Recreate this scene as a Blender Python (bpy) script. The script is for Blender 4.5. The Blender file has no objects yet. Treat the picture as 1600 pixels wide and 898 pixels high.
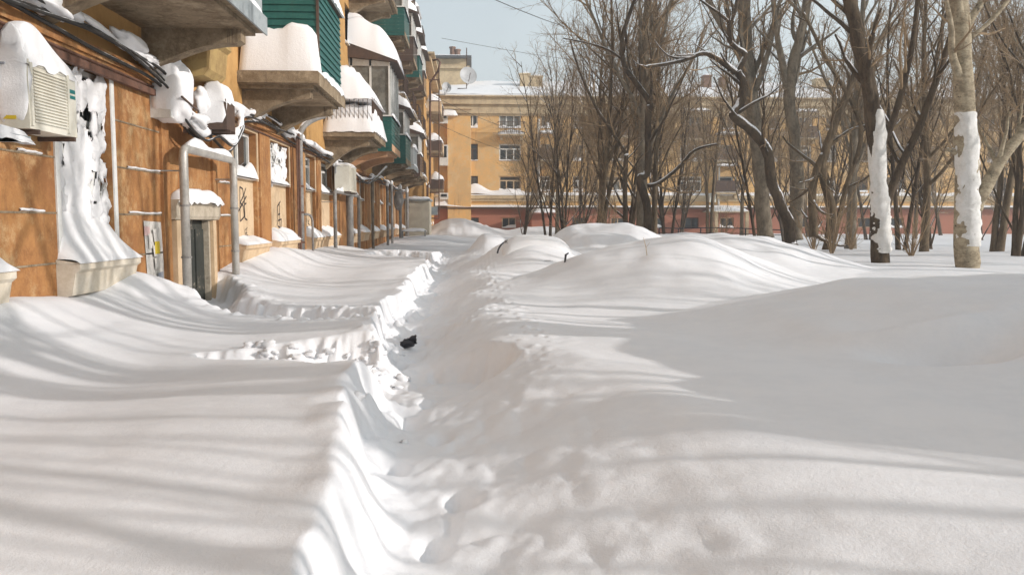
import bpy, math, random
import numpy as np
from mathutils import Vector

# ------------------------------------------------------------------ camera, world, sun, exposure
sc = bpy.context.scene
EYE = 2.2
F, CX, CY = 1280.0, 800.0, 449.0
PITCH, YAW = math.radians(4.645), math.radians(2.9)
cam_d = bpy.data.cameras.new('camera'); cam = bpy.data.objects.new('camera', cam_d)
sc.collection.objects.link(cam); sc.camera = cam
cam.location = (0, 0, EYE)
cam.rotation_euler = (math.radians(90) - PITCH, 0, -YAW)
cam_d.sensor_width = 36; cam_d.lens = 36 * F / 1600; cam_d.clip_end = 3000; cam_d.clip_start = .05

SUN_EL, SUN_AZ = math.radians(19), math.radians(112)     # azimuth clockwise from +Y
w = bpy.data.worlds.new('World'); sc.world = w; w.use_nodes = True
nt = w.node_tree; nt.nodes.clear()
sky = nt.nodes.new('ShaderNodeTexSky'); sky.sky_type = 'NISHITA'; sky.sun_disc = False
sky.sun_elevation = SUN_EL; sky.sun_rotation = SUN_AZ
sky.air_density = 1.0; sky.dust_density = 3.0; sky.ozone_density = 1.0
hs = nt.nodes.new('ShaderNodeHueSaturation'); hs.inputs['Saturation'].default_value = .85
# thin milky cloud veil
tc = nt.nodes.new('ShaderNodeTexCoord')
nz = nt.nodes.new('ShaderNodeTexNoise'); nz.inputs['Scale'].default_value = 3.2; nz.inputs['Detail'].default_value = 5
rp = nt.nodes.new('ShaderNodeMapRange'); rp.inputs[1].default_value = .42; rp.inputs[2].default_value = .72
rp.inputs[3].default_value = .4; rp.inputs[4].default_value = .6
mx = nt.nodes.new('ShaderNodeMix'); mx.data_type = 'RGBA'; mx.inputs[7].default_value = (6.0, 6.75, 6.9, 1)
bg = nt.nodes.new('ShaderNodeBackground'); bg.inputs[1].default_value = .14
wo = nt.nodes.new('ShaderNodeOutputWorld')
nt.links.new(sky.outputs[0], hs.inputs['Color']); nt.links.new(tc.outputs['Generated'], nz.inputs['Vector'])
nt.links.new(nz.outputs['Fac'], rp.inputs[0]); sp_ = nt.nodes.new('ShaderNodeSeparateXYZ'); nt.links.new(tc.outputs['Generated'], sp_.inputs[0])
zr_ = nt.nodes.new('ShaderNodeMapRange'); zr_.inputs[1].default_value = 0; zr_.inputs[2].default_value = .45; zr_.inputs[3].default_value = .42; zr_.inputs[4].default_value = 0
ad_ = nt.nodes.new('ShaderNodeMath'); ad_.use_clamp = True; nt.links.new(sp_.outputs[2], zr_.inputs[0]); nt.links.new(zr_.outputs[0], ad_.inputs[0]); nt.links.new(rp.outputs[0], ad_.inputs[1]); nt.links.new(ad_.outputs[0], mx.inputs[0])
nt.links.new(hs.outputs[0], mx.inputs[6]); nt.links.new(mx.outputs[2], bg.inputs[0]); nt.links.new(bg.outputs[0], wo.inputs[0])

sl = bpy.data.lights.new('sun', 'SUN'); sl.energy = 4.2; sl.angle = math.radians(.42); sl.color = (1, .935, .885)
so = bpy.data.objects.new('sun', sl); sc.collection.objects.link(so)
sd = Vector((math.sin(SUN_AZ) * math.cos(SUN_EL), math.cos(SUN_AZ) * math.cos(SUN_EL), math.sin(SUN_EL)))
so.rotation_euler = sd.to_track_quat('Z', 'Y').to_euler()
vs = sc.view_settings; vs.view_transform = 'Standard'; vs.look = 'None'; vs.gamma = 1; vs.exposure = 0.18
vs.use_curve_mapping = False

# ------------------------------------------------------------------ pixel of the survey photo -> point in the place
_fw = Vector((math.sin(YAW) * math.cos(PITCH), math.cos(YAW) * math.cos(PITCH), -math.sin(PITCH)))
_rt = Vector((math.cos(YAW), -math.sin(YAW), 0)); _up = _rt.cross(_fw)
def ray(x, y): return _fw + _rt * ((x - CX) / F) + _up * ((CY - y) / F)
def onX(x, y, X): r = ray(x, y); t = X / r.x; return (r.y * t, EYE + r.z * t)          # -> Y, z
def onY(x, y, Y): r = ray(x, y); t = Y / r.y; return (r.x * t, EYE + r.z * t)          # -> X, z
def pt(x, y, Y): X, z = onY(x, y, Y); return Vector((X, Y, z))

# ------------------------------------------------------------------ numpy noise
def _h(ix, iy, s):
    n = (ix.astype(np.int64) * 374761393 + iy.astype(np.int64) * 668265263 + s * 1442695041) & 0xffffffff
    n = ((n ^ (n >> 13)) * 1274126177) & 0xffffffff
    n = n ^ (n >> 16)
    return (n & 0xffff) / 65535.0 * 2 - 1
def vn(x, y, s=0):
    x = np.asarray(x, float); y = np.asarray(y, float)
    ix, iy = np.floor(x), np.floor(y); fx, fy = x - ix, y - iy
    u = fx * fx * fx * (fx * (fx * 6 - 15) + 10); v = fy * fy * fy * (fy * (fy * 6 - 15) + 10)
    a, b, c, d = _h(ix, iy, s), _h(ix + 1, iy, s), _h(ix, iy + 1, s), _h(ix + 1, iy + 1, s)
    return (a * (1 - u) + b * u) * (1 - v) + (c * (1 - u) + d * u) * v
def fbm(x, y, s=0, o=4):
    r = 0; a = .5
    for i in range(o):
        r = r + a * vn(x, y, s + i * 17); x = x * 2.03 + 5.1; y = y * 2.03 + 1.7; a *= .5
    return r
def sstep(a, b, x):
    t = np.clip((x - a) / (b - a), 0, 1); return t * t * (3 - 2 * t)

# ------------------------------------------------------------------ mesh builder
C = sc.collection
ORG = {}
class MB:
    def __init__(s): s.v = []; s.f = []; s.sm = False
    def add(s, vs, fs):
        n = len(s.v); s.v += [tuple(p) for p in vs]; s.f += [tuple(i + n for i in f) for f in fs]; return s
    def box(s, x0, x1, y0, y1, z0, z1, tx=0):
        vs = [(x, y, z) for z in (z0, z1) for y in (y0, y1) for x in (x0, x1)]
        return s.add(vs, [(0, 2, 3, 1), (4, 5, 7, 6), (0, 1, 5, 4), (2, 6, 7, 3), (0, 4, 6, 2), (1, 3, 7, 5)])
    def bm(s, P, u0, u1, z0, z1, d0, d1):
        vs = [P(u, z, d) for d in (d0, d1) for z in (z0, z1) for u in (u0, u1)]
        return s.add(vs, [(0, 2, 3, 1), (4, 5, 7, 6), (0, 1, 5, 4), (2, 6, 7, 3), (0, 4, 6, 2), (1, 3, 7, 5)])
    def prism(s, poly, f0, f1):
        n = len(poly); vs = [f0(p) for p in poly] + [f1(p) for p in poly]
        fs = [tuple(range(n)), tuple(range(2 * n - 1, n - 1, -1))] + [(i, (i + 1) % n, (i + 1) % n + n, i + n) for i in range(n)]
        return s.add(vs, fs)
    def tube(s, pts, rad, n=8, cap=True):
        pts = [Vector(p) for p in pts]; m = len(pts)
        if not hasattr(rad, '__len__'): rad = [rad] * m
        vs = []; t = (pts[1] - pts[0]).normalized()
        u = t.orthogonal().normalized()
        for i, p in enumerate(pts):
            if i == 0: t = (pts[1] - pts[0])
            elif i == m - 1: t = (pts[-1] - pts[-2])
            else: t = (pts[i + 1] - pts[i - 1])
            t.normalize(); u = (u - t * u.dot(t))
            if u.length < 1e-6: u = t.orthogonal()
            u.normalize(); b = t.cross(u)
            for k in range(n):
                a = 2 * math.pi * k / n; vs.append(p + (u * math.cos(a) + b * math.sin(a)) * rad[i])
        fs = [(i * n + k, i * n + (k + 1) % n, (i + 1) * n + (k + 1) % n, (i + 1) * n + k) for i in range(m - 1) for k in range(n)]
        if cap: fs += [tuple(range(n - 1, -1, -1)), tuple(range((m - 1) * n, m * n))]
        return s.add(vs, fs)
    def blob(s, c, r, seed=0, amp=.18, nu=16, nv=10, pw=1.0, fr=1.6):
        vs = []; c = Vector(c)
        for j in range(nv + 1):
            th = math.pi * j / nv
            for i in range(nu):
                ph = 2 * math.pi * i / nu
                d = Vector((math.sin(th) * math.cos(ph), math.sin(th) * math.sin(ph), math.cos(th)))
                k = 1 + amp * (float(vn(d.x * fr + 7, d.y * fr + d.z * fr * 1.3 + 3, seed)) + .5 * float(vn(d.x * fr * 2.3, d.z * fr * 2.3 + d.y * 2, seed + 5)))
                e = [math.copysign(abs(q) ** pw, q) for q in d]
                vs.append((c.x + e[0] * r[0] * k, c.y + e[1] * r[1] * k, c.z + e[2] * r[2] * k))
        fs = [(j * nu + i, (j + 1) * nu + i, (j + 1) * nu + (i + 1) % nu, j * nu + (i + 1) % nu) for j in range(nv) for i in range(nu)]
        return s.add(vs, fs)
    def grid(s, nu, nv, fn, bottom=None):
        vs = [fn(i / nu, j / nv) for j in range(nv + 1) for i in range(nu + 1)]
        W = nu + 1
        fs = [(j * W + i, j * W + i + 1, (j + 1) * W + i + 1, (j + 1) * W + i) for j in range(nv) for i in range(nu)]
        s.add(vs, fs)
        if bottom:
            vs = [bottom(i / nu, j / nv) for j in range(nv + 1) for i in range(nu + 1)]
            s.add(vs, fs)
        return s
def snowcap(m, x0, x1, y0, y1, z, h, seed=1, nx=8, ny=14, over=.03, zs=0, drop=.05, rough=.3, rnd=.35, peak=None):
    """snow lying on a ledge: rounded heap with an uneven top"""
    def fn(u, v):
        a = u * 2 - 1; b = v * 2 - 1
        e = (1 - abs(a) ** (1 / rnd)) * (1 - abs(b) ** (1 / rnd)); e = max(e, 0) ** .5
        x = x0 - over + (x1 - x0 + 2 * over) * u; y = y0 - over + (y1 - y0 + 2 * over) * v
        k = 1 + rough * float(fbm(x * 2.3 + seed * 3.1, y * 1.9 + seed, seed, 3)) * 1.6
        p = 1 if not peak else peak(u, v)
        edge = max(abs(a), abs(b))
        n = float(vn(x * 9, y * 9, seed)) * .02
        zz = z + zs * (u - .5) + h * e * k * p - (drop * (1 + 2 * n * 20) if edge > .999 else 0)
        return (x, y, zz)
    def bt(u, v):
        x = x0 - over * .9 + (x1 - x0 + 2 * over * .9) * u; y = y0 - over * .9 + (y1 - y0 + 2 * over * .9) * v
        return (x, y, z + zs * (u - .5) - drop * 1.0)
    m.grid(nx, ny, fn, bt); m.sm = True
    return m

def put(name, mesh_or_none, mat=None, parent=None, loc=None):
    """link ONE object. mesh vertices are world coordinates, moved to the thing's own origin"""
    if mesh_or_none is None:
        o = bpy.data.objects.new(name, None); o.empty_display_size = .2
        o.location = loc; ORG[o.name] = Vector(loc); C.objects.link(o); return o
    m = mesh_or_none
    org = ORG[parent.name] if parent else Vector(loc) if loc else Vector((0, 0, 0))
    me = bpy.data.meshes.new(name)
    me.from_pydata([(p[0] - org.x, p[1] - org.y, p[2] - org.z) for p in m.v], [], m.f)
    if m.sm: me.shade_smooth()
    me.materials.append(mat)
    o = bpy.data.objects.new(name, me); C.objects.link(o)
    ORG[o.name] = org
    if parent: o.parent = parent
    else: o.location = org
    return o
def thing(name, label, cat, loc, group=None):
    o = put(name, None, loc=loc); o['label'] = label; o['category'] = cat
    if group: o['group'] = group
    return o
def solo(name, label, cat, m, mat, loc, group=None):
    o = put(name, m, mat, loc=loc); o['label'] = label; o['category'] = cat
    if group: o['group'] = group
    return o

# ------------------------------------------------------------------ materials
def mat(name, col, col2=None, rough=.8, sc_=3.0, bump=0, bsc=30, stretch=(1, 1, 1), detail=6, lo=.4, hi=.62, col3=None, sc3=1.0, spec=.3, metal=0, snow=0, streak=None, lo3=.5, hi3=.68):
    m = bpy.data.materials.new(name); m.use_nodes = True; n = m.node_tree; b = n.nodes['Principled BSDF']
    b.inputs['Roughness'].default_value = rough; b.inputs['Specular IOR Level'].default_value = spec; b.inputs['Metallic'].default_value = metal
    g = n.nodes.new('ShaderNodeNewGeometry')
    def noise(scale, st, det=6):
        mp = n.nodes.new('ShaderNodeMapping'); mp.inputs['Scale'].default_value = st
        n.links.new(g.outputs['Position'], mp.inputs['Vector'])
        t = n.nodes.new('ShaderNodeTexNoise'); t.inputs['Scale'].default_value = scale; t.inputs['Detail'].default_value = det; t.inputs['Roughness'].default_value = .85
        n.links.new(mp.outputs[0], t.inputs['Vector']); return t.outputs['Fac']
    def ramp(src, a, bb):
        r = n.nodes.new('ShaderNodeMapRange'); r.inputs[1].default_value = a; r.inputs[2].default_value = bb; r.interpolation_type = 'SMOOTHSTEP'
        n.links.new(src, r.inputs[0]); return r.outputs[0]
    def mix(f, a, bb):
        x = n.nodes.new('ShaderNodeMix'); x.data_type = 'RGBA'; n.links.new(f, x.inputs[0])
        for s_, q in ((6, a), (7, bb)):
            if isinstance(q, tuple): x.inputs[s_].default_value = (*q, 1)
            else: n.links.new(q, x.inputs[s_])
        return x.outputs[2]
    cur = tuple(col)
    if col2: cur = mix(ramp(noise(sc_, stretch, detail), lo, hi), cur, tuple(col2))
    if col3: cur = mix(ramp(noise(sc3, (1, 1, 1), 7), lo3, hi3), cur, tuple(col3))
    if streak: cur = mix(ramp(noise(streak[1], (1, 1, .12), 5), .55, .75), cur, tuple(streak[0]))
    if snow:
        sx = n.nodes.new('ShaderNodeSeparateXYZ'); n.links.new(g.outputs['Normal'], sx.inputs[0])
        ad = n.nodes.new('ShaderNodeMath'); ad.operation = 'ADD'
        mm = n.nodes.new('ShaderNodeMath'); mm.operation = 'MULTIPLY'; mm.inputs[1].default_value = .9
        n.links.new(noise(2.2, (1, 1, 1), 4), mm.inputs[0]); n.links.new(sx.outputs[2], ad.inputs[0]); n.links.new(mm.outputs[0], ad.inputs[1])
        cur = mix(ramp(ad.outputs[0], snow, snow + .12), cur, (.8, .81, .83))
    if isinstance(cur, tuple): b.inputs['Base Color'].default_value = (*cur, 1)
    else: n.links.new(cur, b.inputs['Base Color'])
    if bump:
        bp = n.nodes.new('ShaderNodeBump'); bp.inputs['Strength'].default_value = 1; bp.inputs['Distance'].default_value = bump
        n.links.new(noise(bsc, stretch, 5), bp.inputs['Height']); n.links.new(bp.outputs[0], b.inputs['Normal'])
    return m
M = {}
M['snow'] = mat('snow', (.83, .83, .845), (.79, .795, .815), rough=.75, sc_=1.5, bump=.006, bsc=11, spec=.15, detail=8)
M['snow_soft'] = mat('snow_soft', (.83, .83, .84), rough=.8, bump=.01, bsc=18, spec=.15)
M['orange'] = mat('orange_plaster', (.41, .205, .08), (.27, .125, .052), rough=.9, sc_=1.6, bump=.008, bsc=22, col3=(.50, .33, .17), sc3=1.1, streak=((.17, .085, .05), 2.5), spec=.15, detail=10)
M['yellow'] = mat('ochre_plaster', (.50, .30, .12), (.42, .24, .09), rough=.9, sc_=1.2, bump=.005, bsc=16, streak=((.26, .13, .06), 1.6), spec=.15)
M['far_orange'] = mat('far_plaster', (.74, .45, .18), (.62, .42, .21), rough=.9, sc_=.5, bump=.01, bsc=6, col3=(.68, .52, .32), sc3=.3, streak=((.38, .2, .1), .8), spec=.1)
M['terra'] = mat('terracotta_plaster', (.42, .18, .12), (.38, .17, .12), rough=.9, sc_=.8, col3=(.55, .30, .18), sc3=1.2, lo3=.6, hi3=.7, spec=.1)
M['beige'] = mat('beige_plaster', (.62, .47, .31), (.52, .38, .24), rough=.9, sc_=1.4, bump=.004, bsc=25, col3=(.45, .30, .18), sc3=2.2, lo3=.58, hi3=.75, spec=.15)
M['cream'] = mat('cream_cornice', (.60, .48, .31), (.44, .34, .22), rough=.9, sc_=.9, bump=.006, bsc=9, streak=((.22, .16, .1), 1.5), spec=.15)
M['stone'] = mat('stained_concrete', (.30, .235, .16), (.17, .125, .08), rough=.92, sc_=2.2, bump=.014, bsc=12, col3=(.42, .34, .24), sc3=1.3, streak=((.09, .065, .045), 3), spec=.15, detail=9)
M['ochre_stone'] = mat('ochre_bracket', (.42, .30, .13), (.30, .2, .09), rough=.9, sc_=2.5, bump=.006, spec=.15)
M['peach'] = mat('peach_plaster', (.58, .36, .22), (.48, .29, .17), rough=.9, sc_=2, spec=.15)
M['greyfascia'] = mat('grey_metal_fascia', (.34, .37, .38), (.24, .27, .28), rough=.6, sc_=2, spec=.4, streak=((.16, .16, .15), 3))
M['green'] = mat('green_siding', (.010, .085, .075), (.018, .115, .10), rough=.5, sc_=2, bump=.003, bsc=25, spec=.4, streak=((.03, .09, .08), 3))
M['white'] = mat('white_paint', (.72, .72, .70), (.6, .6, .57), rough=.5, sc_=3, spec=.4)
M['offwhite'] = mat('ac_plastic', (.68, .66, .58), (.6, .57, .48), rough=.5, sc_=2, spec=.35)
M['brownmetal'] = mat('brown_metal', (.075, .05, .04), (.11, .07, .05), rough=.6, sc_=4, spec=.3)
M['gas'] = mat('gas_pipe_paint', (.52, .50, .46), (.40, .38, .35), rough=.42, sc_=3, spec=.5, metal=.3, bump=.003, bsc=30, col3=(.2, .12, .07), sc3=3, lo3=.62, hi3=.75)
M['rust'] = mat('rusty_pipe', (.16, .085, .06), (.10, .06, .045), rough=.8, sc_=4, spec=.2)
M['greypipe'] = mat('grey_pipe', (.30, .29, .275), (.2, .19, .18), rough=.6, sc_=3, spec=.3)
M['glass'] = mat('dark_glass', (.018, .022, .025), (.05, .055, .055), rough=.08, sc_=.7, spec=.6)
M['glassgrey'] = mat('curtained_glass', (.20, .20, .18), (.1, .1, .09), rough=.15, sc_=1.2, spec=.5)
M['door'] = mat('door_paint', (.03, .034, .03), (.05, .053, .047), rough=.6, sc_=2.2, col3=(.26, .23, .19), sc3=2.4, lo3=.57, hi3=.62, spec=.3)
M['black'] = mat('black_plastic', (.012, .012, .016), (.03, .03, .04), rough=.45, sc_=12, bump=.01, bsc=30, spec=.4)
M['cable'] = mat('cable_rubber', (.03, .028, .026), rough=.6, snow=1.05)
M['plasterdirty'] = mat('dirty_whitewash', (.50, .44, .35), (.36, .31, .24), rough=.9, sc_=3, col3=(.12, .1, .08), sc3=2.5, lo3=.58, hi3=.64, spec=.15)
M['teal'] = mat('teal_label', (.01, .16, .16), rough=.4)
M['paper'] = mat('paper', (.62, .60, .56), (.48, .46, .43), rough=.9, sc_=9)
M['greyprint'] = mat('paper_print', (.28, .3, .34), rough=.9)
M['yellowp'] = mat('yellow_paper', (.62, .46, .04), rough=.8)
M['redprint'] = mat('red_paper', (.6, .42, .4), rough=.8)
M['graff'] = mat('graffiti_paint', (.03, .025, .03), rough=.8)
M['bark'] = mat('bark', (.19, .145, .095), (.09, .068, .047), rough=.95, sc_=5, bump=.03, bsc=12, stretch=(1, 1, .35), snow=1.05, spec=.1, detail=8)
M['darkbark'] = mat('dark_bark', (.125, .095, .066), (.055, .042, .032), rough=.95, sc_=5, bump=.03, bsc=12, stretch=(1, 1, .35), snow=.92, spec=.1, detail=8)
M['crookbark'] = mat('snowy_dark_bark', (.11, .085, .06), (.05, .038, .03), rough=.95, sc_=5, bump=.03, bsc=12, stretch=(1, 1, .35), snow=.70, spec=.1, detail=8)
M['stuck'] = mat('stuck_snow', (.74, .73, .71), (.62, .61, .58), rough=.85, sc_=3, col3=(.16, .13, .10), sc3=5, lo3=.63, hi3=.67, bump=.015, bsc=20, spec=.1)
M['poplar'] = mat('poplar_bark', (.46, .39, .28), (.22, .18, .125), rough=.95, sc_=3, bump=.03, bsc=9, stretch=(1, 1, 1.8), snow=1.15, spec=.1, col3=(.05, .04, .03), sc3=5, lo3=.58, hi3=.64, detail=8)
M['palebark'] = mat('pale_bark', (.27, .23, .175), (.15, .125, .095), rough=.95, sc_=4, bump=.03, bsc=10, stretch=(1, 1, .6), snow=1.05, spec=.1)
M['twig'] = mat('twigs', (.37, .27, .17), (.22, .16, .10), rough=.95, sc_=1.2, snow=1.32, spec=.1)
M['roofdark'] = mat('dark_roof_metal', (.07, .075, .08), (.12, .12, .12), rough=.6, sc_=2)
M['brick'] = mat('chimney_brick', (.24, .15, .11), (.16, .1, .08), rough=.9, sc_=4)
M['dish'] = mat('dish_grey', (.48, .49, .5), (.38, .39, .4), rough=.5, sc_=2)
M['carpaint'] = mat('car_paint', (.03, .035, .04), (.05, .055, .06), rough=.3, sc_=1, spec=.6)
M['beigebox'] = mat('beige_booth', (.50, .46, .37), (.44, .40, .32), rough=.7, sc_=1.5)
M['sillw'] = mat('whitewashed_sill', (.70, .64, .54), (.6, .53, .42), rough=.85, sc_=3, spec=.2)

# ------------------------------------------------------------------ SNOW GROUND
_yl = [-20, 0, 2.2, 2.7, 3.1, 3.5, 4.2, 4.8, 5.6, 6.6, 8.0, 9.2, 10.0, 11.7, 15.8, 20, 24, 30, 40, 60]
_xl = [-.52, -.52, -.54, -.58, -.52, -.54, -.66, -.78, -.82, -.90, -.96, -1.1, -1.14, -1.22, -1.2, -1.15, -1.3, -1.1, -1.0, -1.0]
def seg_dist(X, Y, ax, ay, bx, by):
    dx, dy = bx - ax, by - ay; t = np.clip(((X - ax) * dx + (Y - ay) * dy) / (dx * dx + dy * dy), 0, 1)
    return np.hypot(X - ax - t * dx, Y - ay - t * dy), t
def bump(X, Y, cx, cy, sx, sy, rot, h, p=2.0, warp=.12, s=0):
    c, n = math.cos(math.radians(rot)), math.sin(math.radians(rot))
    dx, dy = X - cx, Y - cy; u = (dx * c + dy * n) / sx; v = (-dx * n + dy * c) / sy
    r = np.sqrt(u * u + v * v) + warp * fbm(X * .6, Y * .6, s + 31, 3)
    return h * np.exp(-np.abs(r) ** p)
def H(X, Y):
    X = np.asarray(X, float); Y = np.asarray(Y, float)
    z = 1.13 + .10 * fbm(X * .22, Y * .16, 3, 3) + .03 * fbm(X * .9 + Y * .2, Y * .5, 9, 3)
    # wind-packed ripples
    z = z + .010 * fbm(X * .9 - Y * .5, Y * 3.2 + X * .8, 22, 3)
    # left bank: bulges along the wall, a lip near the notice and a slope after the door
    nearw = np.exp(-((X + 4.8) / .9) ** 2)
    z = z + .05 * nearw + nearw * .22 * np.exp(-((Y - 11.6) / .9) ** 2) + nearw * .10 * np.exp(-((Y - 8.2) / 1.2) ** 2)
    z = z + nearw * .22 * np.exp(-((Y - 20) / 2.6) ** 2)
    z = z + bump(X, Y, -2.3, 19, 1.3, 3.2, 10, .13, 3, s=5) + bump(X, Y, -2.6, 25.5, 1.5, 2.2, 0, .16, 3, s=6)
    z = z - .10 * np.exp(-((X + 3.0) / 1.2) ** 2 - ((Y - 5.0) / 2.0) ** 2)
    z = z + .17 * np.exp(-((X + 4.8) / .95) ** 2) * (sstep(14.5, 17.5, Y) * sstep(36, 28, Y)) + .13 * np.exp(-((X + 4.8) / .6) ** 2) * (sstep(7, 9, Y) * sstep(12.9, 11.5, Y))
    z = z - .15 * np.exp(-((X + 2.8) / 1.2) ** 2) * sstep(4, 7, Y) * sstep(30, 22, Y)
    # right side drifts (cars buried under the visible ones)
    R = 0
    R = np.maximum(R, bump(X, Y, 5.2, 8.2, 2.2, 2.3, 14, .52, 3.0, .16, 11))
    R = np.maximum(R, bump(X, Y, 7.5, 5.0, 3.4, 1.3, 68, 2.3, 4.5, .14, 10))     # tall unseen heap added right of the frame to shade the near drift      
    R = np.maximum(R, bump(X, Y, 8.2, 7.6, 2.6, 3.0, 0, .50, 3.0, .1, 12))
    R = np.maximum(R, bump(X, Y, 3.5, 14.4, 2.0, 3.0, -18, .76, 2.6, .2, 13))     # second heap
    R = np.maximum(R, bump(X, Y, 5.3, 17.0, 2.2, 2.4, 5, .80, 2.6, .16, 14))
    R = np.maximum(R, bump(X, Y, 8.6, 15.0, 3.0, 2.2, 5, .14, 2.4, .16, 15))
    R = np.maximum(R, bump(X, Y, 4.2, 25.0, 1.9, 3.0, 0, 1.02, 3.2, .14, 16))      # third, under the trees
    R = np.maximum(R, bump(X, Y, 7.4, 27.0, 2.4, 3.0, 0, .7, 2.6, .14, 17))
    R = np.maximum(R, bump(X, Y, 1.55, 20.2, 1.25, 2.4, 0, .62, 3.0, .1, 18))       # skirt of the visible car
    R = np.maximum(R, bump(X, Y, .55, 28.5, 1.0, 2.2, 0, .62, 3.2, .1, 19))
    R = np.maximum(R, bump(X, Y, .4, 15.0, .9, 1.0, 20, .17, 2.4, .2, 20))
    R = R * (1 + .22 * fbm(X * .8 + 3, Y * .45, 33, 3)); z = z + R * sstep(.0, .9, X + .35)
    # hollow scooped by the wind in front of the near heap
    yc_ = 6.35 + .35 * (X - 3.75) ** 2
    z = z - .26 * np.exp(-((X - 3.8) / .5) ** 2) * np.exp(-np.abs((Y - yc_ + .22) / .24) ** 3) + .10 * np.exp(-((X - 3.8) / .6) ** 2 - ((Y - yc_ - .16) / .16) ** 2)
    z = z - .12 * sstep(6, 30, X) * sstep(30, 10, Y)
    z = z - .25 * sstep(26, 40, Y)
    # ploughed heaps at the end of the yard
    z = z + bump(X, Y, -1.0, 72, 2.8, 3.5, 0, 1.5, 2.2, .3, 21) + bump(X, Y, 6.5, 74, 3.5, 3, 0, .8, 2, .3, 23)
    z = z + bump(X, Y, -2.5, 52, 2.5, 5, 0, .45, 2, .3, 24)
    # ---- the trodden path
    xl = np.interp(Y, _yl, _xl) + .07
    jag = .17 * fbm(Y * 1.0, X * .5, 40, 2) + .035 * fbm(Y * 3.0 + X * 2, X * 5.5, 39, 2) + .07 * (np.abs(vn(Y * 1.9, X * .8, 41)) - .3)
    s = X - xl + jag
    fade = sstep(31, 24, Y)
    wl = .07 + .16 * np.clip(vn(Y * 1.1, 0 * Y, 43), 0, 1) + .05 * sstep(6, 4, Y)
    left = .78 * sstep(-wl * .5, wl, s) + .22 * sstep(0, .38, s + .1 * fbm(X * 5, Y * 5, 46, 3))
    rw_ = np.interp(Y, [2, 4, 8, 40], [2.6, 2.2, 1.4, 1.2])
    right = 1 - sstep(.30, rw_ + .2 * vn(Y * .8, Y * 0, 44), s + .12 * fbm(X * 1.2, Y * 1.2, 45, 3))
    floor = np.interp(Y, [2, 5, 8, 14, 20, 32], [.80, .76, .67, .67, .78, .94]) + .045 * fbm(X * 4, Y * 2.6, 50, 3) + .03 * np.abs(vn(X * 5, Y * 3.0, 51))
    st_ = Y / .62; k_ = np.floor(st_); fx_ = xl + .36 + .11 * np.where(k_ % 2 == 0, 1, -1) + .08 * _h(k_, k_ * 0, 77); fy_ = (st_ - k_ - .5 + .2 * _h(k_, k_ * 0, 78)) * .62
    floor = floor - .075 * np.exp(-np.abs(((X - fx_) / .075) ** 2 + (fy_ / .15) ** 2) ** 1.6) * (Y > 2)
    mp = left * right * fade
    # ---- side trench to the door and the broken notch before it
    d1, t1 = seg_dist(X, Y, -.6, 9.7, -3.3, 11.8); d2, t2 = seg_dist(X, Y, -3.3, 11.8, -4.9, 14.3)
    d3, _ = seg_dist(X, Y, -4.5, 13.6, -4.9, 14.9)
    d = np.minimum(np.minimum(d1, d2), d3 - .25) + .16 * fbm(X * 1.4, Y * 1.4, 60, 2) + .03 * fbm(X * 6, Y * 6, 61, 3)
    md = 1 - sstep(.24, .52, d)
    dn, tn = seg_dist(X, Y, -.5, 7.0, -2.45, 7.5)
    wn = .95 * (1 - tn) ** .8 + .05
    dn = dn + .20 * fbm(X * 1.5 + Y, Y * 1.5, 63, 2) + .06 * np.abs(vn(X * 3.1 - Y * 2, Y * 4 + X, 64)) + .02 * fbm(X * 12, Y * 12, 65, 2)
    mn = 1 - sstep(wn * .62, wn * 1.0 + .05, dn)
    mn = mn * (.35 + .65 * (1 - tn))
    # little collapse at the front-left chunk
    dk, tk = seg_dist(X, Y, -.6, 2.75, -1.0, 2.55)
    mk = (1 - sstep(.08, .24, dk + .12 * fbm(X * 3, Y * 3, 66, 3))) * .6
    dh, _ = seg_dist(X, Y, -1.0, 24.0, -2.3, 25.2)
    mh = (1 - sstep(.35, .9, dh + .1 * fbm(X * 2, Y * 2, 67, 3))) * .8
    m = np.maximum.reduce([mp, md * .93, mn, mk * 0, mh])
    # rim puffed up and crumbly
    rim = np.exp(-(s / .22) ** 2) * fade * (Y > 1)
    z = z + .03 * rim * (1 + vn(Y * 4, X * 4, 70)) + .05 * np.exp(-((X - xl - 1.5) / .4) ** 2) * .3 * fade * sstep(6, 9, Y) * (1 + fbm(X * 3, Y * 3, 71, 3))
    crumbs = np.clip(vn(X * 11, Y * 11, 72), .25, 1) - .25
    z = z + .06 * crumbs * np.exp(-((d - .55) / .25) ** 2) + .07 * crumbs * np.exp(-((s - 1.45) / .3) ** 2) * fade * sstep(5, 8, Y) * .5
    rough = (.05 + .05 * sstep(4, 7, Y)) * fbm(X * 3.4, Y * 3.4, 73, 4) * (4 * m * (1 - m)) * (.15 + .85 * sstep(.5, .2, s)) + .20 * fbm(X * 6, Y * 5, 74, 4) * (.35 + .65 * sstep(4, 7, Y)) * (4 * m * (1 - m)) * sstep(.4, .15, s)
    z = z * (1 - m) + floor * m + rough
    # building footprints are bare of it only by being inside; slight mound outward
    return z
def ground(x, y): return float(H(np.array([x]), np.array([y]))[0])
def hit(x, y, y0=3, y1=60):
    yq = np.arange(y0, y1, .03); rr = ray(x, y); t = yq / rr.y
    dz = EYE + rr.z * t - H(rr.x * t, yq); k = int(np.argmax(dz < 0)); return Vector((rr.x * t[k], yq[k], EYE + rr.z * t[k]))

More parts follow.
